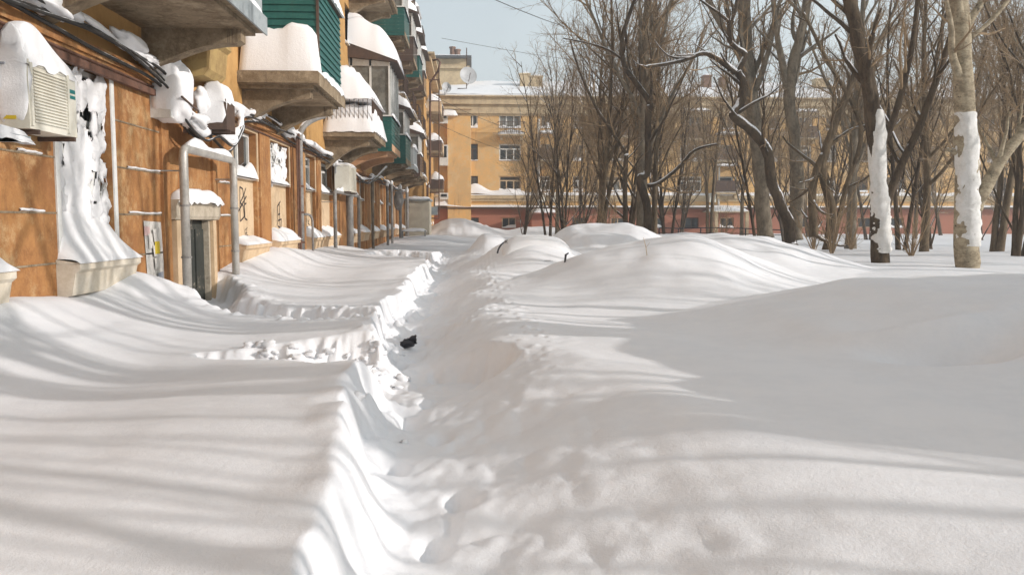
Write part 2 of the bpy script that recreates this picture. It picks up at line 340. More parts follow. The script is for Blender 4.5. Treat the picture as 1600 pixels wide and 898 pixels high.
def lin(a, b, st): return list(np.arange(a, b, st))
ys = [-90, -60, -40, -30, -22] + lin(-18, 1.5, .4) + list(1.5 * np.exp(np.arange(0, math.log(62 / 1.5), .0052))) + lin(62, 100, .7) + [100, 104, 110, 120, 140, 170, 220, 300, 420, 600, 900]
xs = [-900, -500, -250, -120, -60, -30, -15, -8] + lin(-5.2, -2.4, .035) + lin(-2.4, .7, .017) + lin(.7, 7, .04) + lin(7, 16, .12) + lin(16, 40, .5) + [40, 44, 50, 60, 75, 95, 130, 180, 260, 400, 650, 900]
xs = np.array(sorted(set(np.round(xs, 4)))); ys = np.array(sorted(set(np.round(ys, 4))))
XX, YY = np.meshgrid(xs, ys); ZZ = H(XX, YY)
nx, ny = len(xs), len(ys)
me = bpy.data.meshes.new('snow_ground')
co = np.stack([XX.ravel(), YY.ravel(), ZZ.ravel()], 1).astype(np.float32)
idx = np.arange(nx * ny).reshape(ny, nx)
q = np.stack([idx[:-1, :-1], idx[:-1, 1:], idx[1:, 1:], idx[1:, :-1]], -1).reshape(-1, 4)
me.vertices.add(len(co)); me.vertices.foreach_set('co', co.ravel())
me.loops.add(q.size); me.loops.foreach_set('vertex_index', q.ravel().astype(np.int32))
me.polygons.add(len(q)); me.polygons.foreach_set('loop_start', np.arange(0, q.size, 4, dtype=np.int32)); me.polygons.foreach_set('loop_total', np.full(len(q), 4, dtype=np.int32))
me.update(calc_edges=True); me.shade_smooth(); me.materials.append(M['snow'])
go = bpy.data.objects.new('snow_ground', me); C.objects.link(go); go['kind'] = 'structure'

cl = MB() ; rq = random.Random(9)
for k in range(80):
    if k < 26:
        yy = rq.uniform(5.0, 13); xx = float(np.interp(yy, _yl, _xl)) + .07 + rq.choice((rq.uniform(-.05, .12), rq.uniform(.1, .35)))
    else:
        t_ = rq.random() ** 1.5; xx = -.75 - 1.4 * t_ + rq.uniform(-.1, .2); yy = 7.45 + .3 * t_ + rq.uniform(-.5, .45) * (1 - t_)
    q_ = rq.uniform(.012, .035) * (1 if k < 26 else 1.5)
    cl.blob((xx, yy, ground(xx, yy) + q_ * .25), (q_ * rq.uniform(.8, 1.5), q_, q_ * .7), k, .5, 9, 7, .8, 2)
cl.sm = True
clo = put('snow_clods', cl, M['snow']); clo['kind'] = 'stuff'; clo['label'] = 'broken lumps of snow fallen along the path edge'

# ------------------------------------------------------------------ wall helpers
def PXp(X0): return lambda u, z, d: (X0 - d, u, z)         # wall facing +x, u = Y
def PYp(Y0): return lambda u, z, d: (u, Y0 + d, z)         # wall facing -y, u = X
def wall(m, P, u0, u1, z0, z1, ops, depth=.2):
    us = sorted({u0, u1, *[o[0] for o in ops], *[o[1] for o in ops]}); zs = sorted({z0, z1, *[o[2] for o in ops], *[o[3] for o in ops]})
    us = [u for u in us if u0 <= u <= u1]; zs = [z for z in zs if z0 <= z <= z1]
    for i in range(len(us) - 1):
        for j in range(len(zs) - 1):
            uc, zc = (us[i] + us[i + 1]) / 2, (zs[j] + zs[j + 1]) / 2
            if any(o[0] < uc < o[1] and o[2] < zc < o[3] for o in ops): continue
            m.add([P(us[i], zs[j], 0), P(us[i + 1], zs[j], 0), P(us[i + 1], zs[j + 1], 0), P(us[i], zs[j + 1], 0)], [(0, 1, 2, 3)])
    for a, b, c, d in ops:
        k = [(a, c), (b, c), (b, d), (a, d)]
        for i in range(4):
            p, r = k[i], k[(i + 1) % 4]
            m.add([P(*p, 0), P(*r, 0), P(*r, depth), P(*p, depth)], [(0, 1, 2, 3)])
def window(par, P, a, b, c, d, dep=.16, n=2, transom=.3, fm='white', gm='glass', snow=.0, fw=.06, seed=0):
    m = MB()
    m.bm(P, a, b, c, c + fw, dep - .05, dep + .02); m.bm(P, a, b, d - fw, d, dep - .05, dep + .02)
    m.bm(P, a, a + fw, c + fw, d - fw, dep - .048, dep + .02); m.bm(P, b - fw, b, c + fw, d - fw, dep - .048, dep + .02)
    zt = d - (d - c) * transom if transom else d - fw
    if transom: m.bm(P, a + fw, b - fw, zt - fw / 2, zt + fw / 2, dep - .046, dep + .018)
    for i in range(1, n):
        u = a + (b - a) * i / n; m.bm(P, u - fw / 2, u + fw / 2, c + fw, zt - (fw / 2 if transom else 0), dep - .044, dep + .016)
    o = put('window', m, M[fm], par)
    g = MB().add([P(a + .01, c + .01, dep), P(b - .01, c + .01, dep), P(b - .01, d - .01, dep), P(a + .01, d - .01, dep)], [(0, 1, 2, 3)])
    pane = put('pane', g, M[gm], o)
    if snow:
        rs = random.Random(seed); sm_ = MB()
        k = rs.uniform(.6, 1.3); lean = rs.uniform(-.5, .5)
        def fn(u, v):
            uu = a + (b - a) * u; h = snow * k * (1 + lean * (u - .5) * 2) * (1 + .5 * float(vn(uu * 3, seed, 4)))
            return P(uu, c + h * (1 - (1 - v) ** 2) if True else 0, -.05 + (dep - .0) * v)
        sm_.grid(8, 5, fn, lambda u, v: P(a + (b - a) * u, c - .03, -.06 + (dep + .04) * v)); sm_.sm = True
        put('sill_snow', sm_, M['snow_soft'], o)
    return o

# ------------------------------------------------------------------ LEFT APARTMENT BUILDING
WX = -4.8
P = PXp(WX)
bld = thing('apartment_building', 'long orange plastered apartment block with snowy balconies along the left side', 'building', (WX, 0, 0))
gw = [(6.6, 8.25, 'niche'), (9.9, 11.35, 'grille'), (17.0, 18.85, 'vent'), (20.1, 22.15, 'grille'), (24.3, 25.8, 'plain'), (26.8, 28.9, 'plain'),
      (32.6, 34.0, 'plain'), (36.0, 37.5, 'plain'), (40, 41.5, 'plain'), (44, 45.5, 'plain'), (48, 49.6, 'plain'), (52.5, 54, 'plain'), (56.5, 58, 'plain'), (2.2, 3.8, 'plain'), (-2.5, -1, 'plain')]
ZS, ZT = EYE - .45, EYE + 1.93
ops = [(a, b, ZS, ZT) for a, b, k in gw] + [(13.65, 15.35, -.3, EYE + .02)]
fl = [EYE + 3.05 + 3.0 * i for i in range(4)]
upw = []
for i, zf in enumerate(fl):
    for a, b, k in gw:
        if a < 14 and a > 8: b = a + 1.3
        upw.append((a, b, zf + .85, zf + 2.35))
ROOF = EYE + 15.3
m = MB(); wall(m, P, -6, 61.5, -.3, EYE + 2.1, ops, .28); put('lower_wall', m, M['orange'], bld)
m = MB(); wall(m, P, -6, 61.5, EYE + 2.1, ROOF, upw, .2)
m.add([P(61.5, -.3, 0), P(61.5, ROOF, 0), P(61.5, ROOF, 12), P(61.5, -.3, 12)], [(0, 1, 2, 3)])
m.add([P(-6, -.3, 0), P(-6, ROOF, 0), P(-6, ROOF, 12), P(-6, -.3, 12)], [(0, 1, 2, 3)])
m.add([P(-6, -.3, 12), P(61.5, -.3, 12), P(61.5, ROOF, 12), P(-6, ROOF, 12)], [(0, 1, 2, 3)])
put('upper_wall', m, M['yellow'], bld)
m = MB(); m.box(WX - 12.3, WX + .55, -6.5, 62, ROOF, ROOF + .25); r_ = put('roof', m, M['roofdark'], bld)
m = MB(); snowcap(m, WX - 12, WX + .5, -6, 61.8, ROOF + .25, .35, 5, 6, 30); put('roof_snow', m, M['snow_soft'], r_)
m = MB(); m.box(WX + .002, WX + .35, -6, 61.5, ROOF - .55, ROOF - .002); put('cornice', m, M['cream'], bld)
# string course, thin rustication grooves as raised lines
m = MB(); m.box(WX - .02, WX + .09, -6, 61.6, EYE + 2.06, EYE + 2.2); m.box(WX - .02, WX + .05, -6, 61.6, EYE + 2.0, EYE + 2.06)
put('string_course', m, M['orange'], bld)
rj = random.Random(5)
segs = [(-6, 6.5), (8.35, 9.8), (11.45, 13.4), (15.6, 16.9), (18.95, 20.0), (22.3, 24.2), (25.9, 26.7)]
for z in (EYE + 1.35, EYE + .72, EYE + .08, EYE - .5):
    for a, b in segs: put('plaster_line', MB().box(WX - .01, WX + .012, a, b, z, z + .022), M['stone'], bld)
for z in (EYE + .72, EYE + .08):
    for a, b in ((7.4 + .6, 8.1), (11.8, 13.0), (16.0, 16.8), (19.0, 19.9), (22.6, 23.6), (9.0, 9.5)):
        def fn(u, v, a=a, b=b, z=z): return (WX + .012 + .028 * (1 - abs(2 * v - 1)), a + (b - a) * u, z + .024 + .03 * v + .01 * float(vn(a + u * 9, z, 3)))
        m = MB(); m.grid(8, 3, fn); put('line_snow', m, M['snow_soft'], bld)
# red-brown pilaster strips between windows
for a, b in ((13.05, 13.35), (15.55, 15.8), (19.0, 19.95), (22.35, 24.1), (26.0, 26.6), (29.3, 30.2), (34.4, 35.6), (38, 39.4), (42, 43.4), (46, 47.4), (50.2, 51.8)):
    put('pilaster', MB().box(WX - .01, WX + .045, a, b, -.3, EYE + 1.99), M['orange'], bld)

def graffiti(par, strokes, Y0, Y1, z0, z1, X, r=.012):
    m = MB()
    for st in strokes:
        ps = [(X, Y0 + (Y1 - Y0) * a, z0 + (z1 - z0) * b) for a, b in st]
        for (x, y1, za), (x_, y2, zb) in zip(ps, ps[1:]):
            L = math.hypot(y2 - y1, zb - za); ny_, nz_ = -(zb - za) / L * r, (y2 - y1) / L * r
            m.add([(X, y1 - ny_, za - nz_), (X, y1 + ny_, za + nz_), (X, y2 + ny_, zb + nz_), (X, y2 - ny_, zb - nz_)], [(0, 1, 2, 3)])
            X += .0004
    put('graffiti', m, M['graff'], par)
sB = [[(.25, 0), (.3, 1), (.6, .95), (.65, .75), (.3, .55), (.62, .45), (.68, .15), (.28, .02)], [(.9, .98), (.72, .8), (.74, .1), (.98, .05)], [(.1, .3), (.95, .75)], [(.72, .5), (.92, .55)]]
sT = [[(0, .9), (.8, 1)], [(.35, .95), (.3, 0), (.6, .1)], [(.9, .6), (.6, .3), (.95, .2)]]
sE = [[(.7, 1), (.2, .8), (.25, .5), (.6, .55)], [(.25, .5), (.2, .1), (.7, 0), (.8, .35), (.3, .3)], [(.5, .9), (.55, .05)]]
for gi, (a, b, kind) in enumerate(gw):
    far = a > 30
    # sill box with the apron
    so_ = MB(); x1 = WX + .27
    poly = [(WX + .002, ZS), (x1, ZS - .04), (x1, ZS - .12), (x1 - .05, ZS - .16), (x1 - .10, ZS - .42), (WX + .002, ZS - .46)]
    so_.prism(poly, lambda p: (p[0], a - .16, p[1]), lambda p: (p[0], b + .16, p[1]))
    s_o = put('sill', so_, M['sillw'] if a < 12 else M['beige'], bld)
    # snow ramp on the sill leaning on the window
    hs_ = {'grille': .42, 'niche': .4, 'vent': .22, 'plain': .42}[kind] if a != 20.1 else .42
    if a == 9.9: hs_ = .62
    sm_ = MB()
    def fn(u, v, a=a, b=b, hs_=hs_):
        wy = a - .19 + (b - a + .38) * u
        e = 1 - abs(2 * u - 1) ** 6
        inn = v
        hh = (hs_ * (1 - inn) ** 1.25) * (1 + .25 * float(vn(wy * 2.5, v * 2, gi))) * max(e, .0) ** .7 + .05 * (1 - inn ** 8) if a == 9.9 else hs_ * .72 * (1 - inn ** 2.6) ** .6 * (1 + .25 * float(vn(wy * 2.5, v * 2, gi))) * max(e, 0) ** .45 * (1 - .35 * inn)
        lo_, hi_ = a + .004, b - .004
        yy = wy * (inn ** .35) + (1 - inn ** .35) * min(max(wy, lo_), hi_)
        return (WX - .12 + (.27 + .12 + .025) * inn, yy, ZS - .045 + hh)
    sm_.grid(14, 9, fn, lambda u, v, a=a, b=b: (WX - .12 + .40 * v, a - .17 + (b - a + .34) * u, ZS - .05)); sm_.sm = True
    put('sill_snow', sm_, M['snow_soft'], s_o)
    # back of the niche
    nz0 = ZS; wz0 = EYE + .93 if kind in ('vent', 'grille', 'plain') and a != 9.9 else ZS
    if wz0 > ZS:
        m = MB(); m.add([P(a, ZS, .09), P(b, ZS, .09), P(b, wz0, .09), P(a, wz0, .09)], [(0, 1, 2, 3)]); m.add([P(a, wz0, .09), P(b, wz0, .09), P(b, wz0, .27), P(a, wz0, .27)], [(0, 1, 2, 3)])
        pn = put('niche_panel', m, M['beige'], bld)
        if a == 17.0:
            graffiti(pn, sT, 17.15, 17.6, EYE + .5, EYE + .85, WX - .085); graffiti(pn, sB, 17.55, 18.3, EYE - .02, EYE + .72, WX - .084, .016)
            graffiti(pn, sE, 18.0, 18.4, EYE - .4, EYE - .15, WX - .083, .008)
        if a == 20.1: graffiti(pn, sE, 21.0, 21.7, EYE - .2, EYE + .5, WX - .084, .018)
        if a == 24.3: graffiti(pn, sT, 24.6, 25.3, EYE - .2, EYE + .2, WX - .084, .015)
    wo_ = window(bld, P, a + .02, b - .02, wz0, ZT - .02, .2, 2 if not far else 1, 0 if kind == 'vent' else .28, 'white', 'glass' if kind in ('vent', 'grille') else 'glassgrey', .22 if wz0 > ZS else 0, .07, gi)
    # outer white surround
    m = MB()
    for (c0, c1, e0, e1) in ((a - .1, a - .004, wz0 - .05, ZT + .06), (b + .004, b + .1, wz0 - .05, ZT + .06), (a - .002, b + .002, ZT + .004, ZT + .058)):
        m.bm(P, c0, c1, e0, e1, -.02, .06)
    put('surround', m, M['white'] if kind == 'grille' and a < 12 else M['beige'], wo_)
    if kind == 'grille':
        m = MB(); gx = WX - .1; rg = random.Random(gi); zc = wz0 + .05; yc = (a + b) / 2
        rr = .016
        for k in range(9):
            an = math.radians(12 + 156 * k / 8); L = 1.0
            ex, ez = math.cos(an), math.sin(an)
            t = min((b - a) / 2 / max(abs(ex), 1e-3), (ZT - zc) / max(ez, 1e-3)); 
            m.tube([(gx, yc, zc), (gx, yc + ex * t, zc + ez * t)], rr * 2.2 if a < 12 else rr * 1.6, 6)
        for rad_ in (.35, .62):
            m.tube([(gx, yc + math.cos(q_ / 10 * math.pi) * rad_, zc + math.sin(q_ / 10 * math.pi) * rad_ * 1.5) for q_ in range(11)], rr * 1.5, 5)
        for k in range(5):
            zz = zc + (ZT - zc) * (k + 1) / 6; m.tube([(gx + .01, a, zz), (gx + .01, b, zz)], rr, 5)
        m.sm = True
        gr = put('grille', m, M['white'], wo_)
        sm_ = MB()
        nb = 34 if a < 12 else 14
        for k in range(nb):
            zz = zc + (ZT - zc) * rg.random() ** 1.5; yy = rg.uniform(a + .1, b - .1)
            if a < 12 and rg.random() < .35: yy = rg.choice((a + .12, b - .16)) + rg.uniform(-.05, .08)
            s2 = rg.uniform(.05, .13) * (1.15 if zz < zc + 1.2 else .75)
            sm_.blob((gx + .02, yy, zz), (.05, s2, s2 * rg.uniform(1, 2.0)), k + gi, .5, 10, 7, 1, 2.4)
        if True:
            NU, NV = 60, 130; vs_ = []; ok = {}
            for j in range(NV + 1):
                for i in range(NU + 1):
                    y_ = a + .01 + (b - a - .02) * i / NU; z_ = wz0 + (ZT - .03 - wz0) * j / NV
                    n_ = float(fbm(y_ * 3.2 + gi, z_ * 2.6, 90 + gi, 4)); vs_.append((gx + .01 + .07 * max(0, .35 - n_) + .03 * float(vn(y_ * 9, z_ * 9, 4)), y_, z_))
                    edge = max(abs(2 * i / NU - 1) ** 4 * .35, (1 - j / NV) ** 3 * .6)
                    ok[(i, j)] = n_ - edge < (-.01 if a < 12 else -.05)
            W_ = NU + 1
            sm_.add(vs_, [(j * W_ + i, j * W_ + i + 1, (j + 1) * W_ + i + 1, (j + 1) * W_ + i) for j in range(NV) for i in range(NU) if ok[(i, j)]])
        sm_.sm = True
        put('grille_snow', sm_, M['snow_soft'], gr)
    if kind == 'niche': pass
for i, (a, b, c, d) in enumerate(upw):
    if a < 12: continue
    window(bld, P, a, b, c, d, .15, 2, .28, 'white' if i % 3 else 'brownmetal', 'glass' if i % 2 else 'glassgrey', .2, .06, i)
    m = MB(); m.box(WX, WX + .10, a - .06, b + .06, c - .06, c); so2 = put('upper_sill', m, M['white'], bld)
    if i % 2 == 0:
        sm_ = MB(); snowcap(sm_, WX - .1, WX + .1, a - .04, b + .04, c, .25, i, 4, 8, peak=lambda u, v: 1.3 - u * .8); put('sill_snow', sm_, M['snow_soft'], so2)
# door with portal
door = put('door', MB().add([P(13.66, -.28, .10), P(15.34, -.28, .10), P(15.34, EYE, .10), P(13.66, EYE, .10)], [(0, 1, 2, 3)]), M['door'], bld)
m = MB()
for u in (13.72, 14.28, 14.84): m.bm(P, u, u + .46, .3, EYE - .15, .075, .099)
put('door_panel', m, M['door'], door)
m = MB(); m.bm(P, 15.27, 15.348, -.29, EYE + .018, .0 - .02, .098); put('door_lining', m, M['plasterdirty'], bld)
m = MB(); m.tube([(WX - .08, 14.2, 1.0), (WX - .03, 14.2, 1.0), (WX - .03, 14.2, 1.25), (WX - .08, 14.2, 1.25)], .015, 6); put('handle', m, M['brownmetal'], door)
put('door_jamb', MB().box(WX - .02, WX + .08, 15.36, 15.54, -.3, EYE + .01), M['beige'], bld); put('door_jamb', MB().box(WX - .02, WX + .1, 13.42, 13.64, -.3, EYE + .01), M['beige'], bld)
m = MB(); m.prism([(WX, EYE + .02), (WX + .10, EYE + .02), (WX + .13, EYE + .08), (WX + .13, EYE + .24), (WX + .18, EYE + .34), (WX, EYE + .34)], lambda p: (p[0], 13.35, p[1]), lambda p: (p[0], 15.65, p[1]))
lt = put('lintel', m, M['plasterdirty'], bld)
m = MB(); snowcap(m, WX, WX + .19, 13.4, 15.6, EYE + .34, .17, 3, 8, 16, rough=.5); put('lintel_snow', m, M['snow_soft'], lt)

# ---- balconies on the long wall
OX = -3.15
def bracket(m, y, x0, x1, zt, h0, h1, t=.28):
    n = 10; poly = [(x0, zt), (x1, zt), (x1, zt - h1 * .8), (x1 - .08, zt - h1)]
    for i in range(n + 1):
        k = i / n; x = x1 - .12 - (x1 - .12 - x0) * k; poly.append((x, zt - h1 - (h0 - h1) * (1 - math.cos(k * math.pi / 2))))
    m.prism(poly, lambda p: (p[0], y - t / 2, p[1]), lambda p: (p[0], y + t / 2, p[1]))
def balcony(y0, y1, zb, kind, h=.27, slabmat='stone', brmat='stone', seed=0, br=True, bh=.62, side='near'):
    rs = random.Random(seed)
    m = MB(); zt = zb + h
    m.box(WX - .01, OX, y0, y1, zb, zt); m.box(WX, OX - .12, y0 + .12, y1 - .12, zb - .07, zb - .002)
    b_ = put('balcony', m, M[slabmat], bld)
    m = MB(); m.box(OX + .002, OX + .03, y0 - .02, y1 + .02, zb - .03, zt - .03); m.box(WX, OX + .002, y0 - .03, y0 - .002, zb + .02, zt - .03); put('fascia', m, M['greyfascia' if kind in ('first', 'grey') else slabmat], b_)
    if br:
        for yy in (y0 + .45, y1 - .45): m = MB(); bracket(m, yy, WX + .001, OX - .22, zb - .072, bh, .2); put('bracket', m, M[brmat], b_)
    if kind == 'green':      # boarded parapet, open above
        X0 = OX - .08; ya = y0 + .5; zt2 = zt + 1.9
        m = MB(); n = 13
        for k in range(n):
            z0 = zt + (zt2 - zt) * k / n; z1 = zt + (zt2 - zt) * (k + 1) / n
            m.add([(X0 + .03, ya, z0), (X0 + .03, y1, z0), (X0, y1, z1), (X0, ya, z1), (X0, ya, z0), (X0, y1, z0)], [(0, 1, 2, 3), (0, 4, 5, 1)])
            m.add([(WX, ya - .03, z0), (X0 + .03, ya - .03, z0), (X0, ya, z1), (WX, ya, z1), (WX, ya, z0), (X0, ya, z0)], [(0, 1, 2, 3), (0, 4, 5, 1)])
        put('siding', m, M['green'], b_)
        m = MB(); m.box(X0 - .05, X0 + .08, ya - .06, y1, zt2, zt2 + .06); m.box(X0 - .02, X0 + .035, ya - .04, ya + .02, zt, zt2); m.box(WX, X0 - .05, ya - .06, ya + .04, zt2, zt2 + .06)
        put('top_rail', m, M['brownmetal'], b_)
        sm_ = MB(); snowcap(sm_, X0 - .12, X0 + .1, ya, y1, zt2 + .06, .28, seed, 6, 14); put('rail_snow', sm_, M['snow_soft'], b_)
        sm_ = MB(); snowcap(sm_, WX, OX + .0, y0 + .02, ya + .1, zt, .95, seed + 2, 18, 10, rough=.12, rnd=.12, over=.0); put('slab_snow', sm_, M['snow_soft'], b_)
        sm_ = MB(); snowcap(sm_, X0 + .03, OX + .03, ya, y1, zt, .16, seed + 7, 4, 18, over=.01); put('ledge_snow', sm_, M['snow_soft'], b_)
        # glazing above
        m = MB(); 
        for yy in np.linspace(ya, y1, 5): m.box(X0 - .04, X0, yy - .03, yy + .03, zt2 + .06, zb + 2.95)
        put('glazing_bar', m, M['white'], b_)
        g = MB().add([(X0 - .02, ya, zt2), (X0 - .02, y1, zt2), (X0 - .02, y1, zb + 2.95), (X0 - .02, ya, zb + 2.95)], [(0, 1, 2, 3)]); put('pane', g, M['glassgrey'], b_)
    if kind in ('rail', 'railheap'):
        m = MB(); zr = zt + 1.05; X0 = OX - .06
        for (p, q_) in (((X0, y0 + .06), (X0, y1 - .06)), ((X0, y0 + .06), (WX, y0 + .06)), ((X0, y1 - .06), (WX, y1 - .06))):
            m.tube([(*p, zr), (*q_, zr)], .03, 5); m.tube([(*p, zt + .12), (*q_, zt + .12)], .018, 5)
            L = math.dist(p, q_); n = max(3, int(L / .14))
            for k in range(n + 1):
                t = k / n; m.tube([(p[0] + (q_[0] - p[0]) * t, p[1] + (q_[1] - p[1]) * t, zt), (p[0] + (q_[0] - p[0]) * t, p[1] + (q_[1] - p[1]) * t, zr)], .011, 4)
        put('railing', m, M['brownmetal'], b_)
        sm_ = MB(); snowcap(sm_, WX + .05, OX + .0, y0 + .02, y1 - .02, zt, .88 if kind == 'railheap' else .28, seed, 16, 18, rough=.2, rnd=.14 if kind == 'railheap' else .22, over=.09 if kind == 'railheap' else .04); put('slab_snow', sm_, M['snow_soft'], b_)
        if kind == 'railheap':
            sm_ = MB(); snowcap(sm_, WX + .02, OX + .02, y0, y1, zr, .95, seed + 4, 16, 14, rough=.25, rnd=.3, over=.02, drop=.03, peak=lambda u, v: 1.45 - 1.1 * u ** 1.6)
            put('heaped_snow', sm_, M['snow_soft'], b_)
    if kind in ('glazed', 'glazedgreen', 'dark'):
        zr = zt + 1.05; X0 = OX - .06; zc = zb + (3.6 if kind == 'glazed' else 2.7)
        pm = {'glazed': 'green', 'glazedgreen': 'green', 'dark': 'brownmetal'}[kind]
        m = MB(); n = 8
        for k in range(n):
            z0 = zb - .06 + (zr - zb + .06) * k / n; z1 = zb - .06 + (zr - zb + .06) * (k + 1) / n
            m.add([(X0 + .09, y0 - .06, z0), (X0 + .09, y1, z0), (X0 + .07, y1, z1), (X0 + .07, y0 - .04, z1), (WX, y0 - .06, z0), (WX, y0 - .04, z1)], [(0, 1, 2, 3), (0, 3, 5, 4)])
        put('siding', m, M[pm], b_)
        m = MB(); m.box(X0 - .02, X0 + .14, y0 - .1, y1, zr, zr + .05); m.box(WX, X0 - .02, y0 - .1, y0 + .02, zr, zr + .05)
        for yy in np.linspace(y0 + .02, y1 - .02, 6): m.box(X0 - .03, X0 + .04, yy - .05, yy + .05, zr + .05, zc)
        for xx in (WX + .1, WX + .85): m.box(xx - .04, xx + .04, y0 - .0, y0 + .05, zr + .05, zc)
        m.box(WX, X0 - .03, y0, y0 + .06, zc - .3, zc)
        put('frame', m, M['white'], b_)
        g = MB(); g.add([(WX, y0 + .03, zr), (X0, y0 + .03, zr), (X0, y0 + .03, zc), (WX, y0 + .03, zc)], [(0, 1, 2, 3)]); g.add([(X0, y0 + .03, zr), (X0, y1, zr), (X0, y1, zc), (X0, y0 + .03, zc)], [(0, 1, 2, 3)])
        put('pane', g, M['glassgrey'], b_)
        m = MB(); m.prism([(WX, zc + .55), (OX + .28, zc - .12), (OX + .28, zc - .18), (WX, zc)], lambda p: (p[0], y0 - .25, p[1]), lambda p: (p[0], y1 + .1, p[1]))
        put('canopy', m, M['brownmetal'], b_)
        sm_ = MB(); n = 16
        def fn(u, v):
            x = WX + (OX + .27 - WX) * u; base = zc + .55 - .67 * u
            hh = (1.0 * math.sqrt(max(1 - u ** 2.4, 0)) + .04) * (1 - abs(2 * v - 1) ** 10) ** .6 * (1 + .10 * float(vn(x * 2, v * 3, seed)))
            return (x, y0 - .27 + (y1 - y0 + .38) * v, base + hh * (1.35 if kind == 'glazed' else .8))
        sm_.grid(n, 14, fn, lambda u, v: (WX + (OX + .27 - WX) * u, y0 - .27 + (y1 - y0 + .38) * v, zc + .552 - .67 * u)); sm_.sm = True
        put('canopy_snow', sm_, M['snow_soft'], b_)
        sm_ = MB(); snowcap(sm_, X0 + .02, X0 + .14, y0 - .08, y1, zr + .05, .14, seed, 4, 12, over=.01); put('rail_snow', sm_, M['snow_soft'], b_)
    if kind in ('first', 'grey'):
        m = MB(); m.box(OX - .1, OX - .04, y0, y1, zt, zt + 1.0); m.box(WX, OX - .1, y0, y0 + .06, zt, zt + 1.0); m.box(WX, OX - .1, y1 - .06, y1, zt, zt + 1.0)
        put('parapet', m, M['greyfascia'], b_)
        sm_ = MB(); snowcap(sm_, OX - .14, OX + .02, y0, y1, zt + 1.0, .25, seed, 4, 14); put('rail_snow', sm_, M['snow_soft'], b_)
        sm_ = MB(); snowcap(sm_, OX - .038, OX + .025, y0, y1, zt - .03, .12, seed + 1, 3, 14, over=.0); put('ledge_snow', sm_, M['snow_soft'], b_)
    return b_
ZB = EYE + 2.83
balcony(9.2, 13.1, ZB + .05, 'first', seed=1, bh=.62)
balcony(17.5, 21.0, ZB, 'green', seed=2, bh=.72)
balcony(27.4, 30.8, ZB - .1, 'railheap', h=.22, seed=3, bh=.95)
balcony(33.4, 37.2, ZB + .0, 'glazed', seed=4, brmat='peach', slabmat='peach')
balcony(40.5, 43.8, ZB, 'glazedgreen', seed=5)
balcony(46.8, 50.0, ZB + .05, 'grey', seed=6)
balcony(52.0, 54.6, ZB, 'dark', seed=7)
balcony(57.2, 60.5, ZB, 'rail', seed=8)
k = 10
for y0, fs in ((33.4, (2, 3)), (40.5, (1, 2, 3)), (46.8, (1, 2, 3)), (52.0, (1, 2, 3)), (57.2, (1, 2, 3)), (27.4, (2, 3)), (17.5, (2,))):
    for i in fs:
        k += 1
        kd = ['rail', 'rail', 'glazedgreen', 'railheap', 'rail', 'dark'][k % 6] if y0 > 35 else 'rail'
        balcony(y0, y0 + 3.2, ZB + 3.0 * i + .1, kd, h=.22, seed=k, bh=.7)

# ------------------------------------------------------------------ LOW WING BEHIND THE LONG BLOCK (risalit)
wing = thing('apartment_wing', 'lower ochre building wing beyond the long block, with corner downpipe and dishes', 'building', (-3.6, 65, 0))
WT = EYE + 12.4; P2 = PXp(-3.6)
wops = [(a, a + 1.5, zf, zf + 1.5) for a in (67.5, 71.5, 75.5, 79) for zf in (EYE - .3, EYE + 2.9, EYE + 6.1, EYE + 9.3)]
m = MB(); wall(m, P2, 65, 81.9, -.3, WT, wops, .2)
m.add([(-16, 65, -.3), (-3.6, 65, -.3), (-3.6, 65, WT), (-16, 65, WT)], [(0, 1, 2, 3)]); put('wall', m, M['yellow'], wing)
m = MB(); m.box(-16, -3.0, 64.5, 81.9, WT, WT + .35); m.box(-16, -2.7, 64.2, 81.9, WT + .352, WT + .5); put('cornice', m, M['cream'], wing)
m = MB(); snowcap(m, -16, -2.75, 64.3, 81.8, WT + .5, .35, 3, 10, 14); put('roof_snow', m, M['snow_soft'], wing)
for i, (a, b, c, d) in enumerate(wops): window(wing, P2, a, b, c, d, .14, 2, .3, 'white', 'glass', .3, .07, i)
for i, (y0, z) in enumerate(((69.0, 5.6), (69.0, 8.8), (73.5, 2.6), (73.5, 5.8), (73.5, 9.0))):
    m = MB(); m.box(-3.6, -2.4, y0, y0 + 2.6, EYE + z, EYE + z + .22); b_ = put('balcony', m, M['stone'], wing)
    m = MB(); m.box(-2.46, -2.4, y0, y0 + 2.6, EYE + z + .22, EYE + z + 1.1); m.box(-3.6, -2.47, y0, y0 + .06, EYE + z + .22, EYE + z + 1.1); put('parapet', m, M['beige' if i % 2 else 'brownmetal'], b_)
    sm_ = MB(); snowcap(sm_, -3.55, -2.38, y0, y0 + 2.6, EYE + z + 1.1, .5, i, 10, 10, peak=lambda u, v: 1.4 - u * .6); put('balcony_snow', sm_, M['snow_soft'], b_)
# beige booth at its foot
m = MB(); m.box(-4.75, -3.0, 60.2, 63.6, .2, EYE + 1.45); bo = solo('beige_booth', 'small beige booth with snowy lid at the far end of the long wall', 'booth', m, M['beigebox'], (-3.9, 62, 0))
m = MB(); m.box(-4.85, -2.9, 60.0, 63.8, EYE + 1.46, EYE + 1.6); put('lid', m, M['greyfascia'], bo)
m = MB(); snowcap(m, -4.85, -2.9, 60.0, 63.8, EYE + 1.6, .2, 4); put('lid_snow', m, M['snow_soft'], bo)

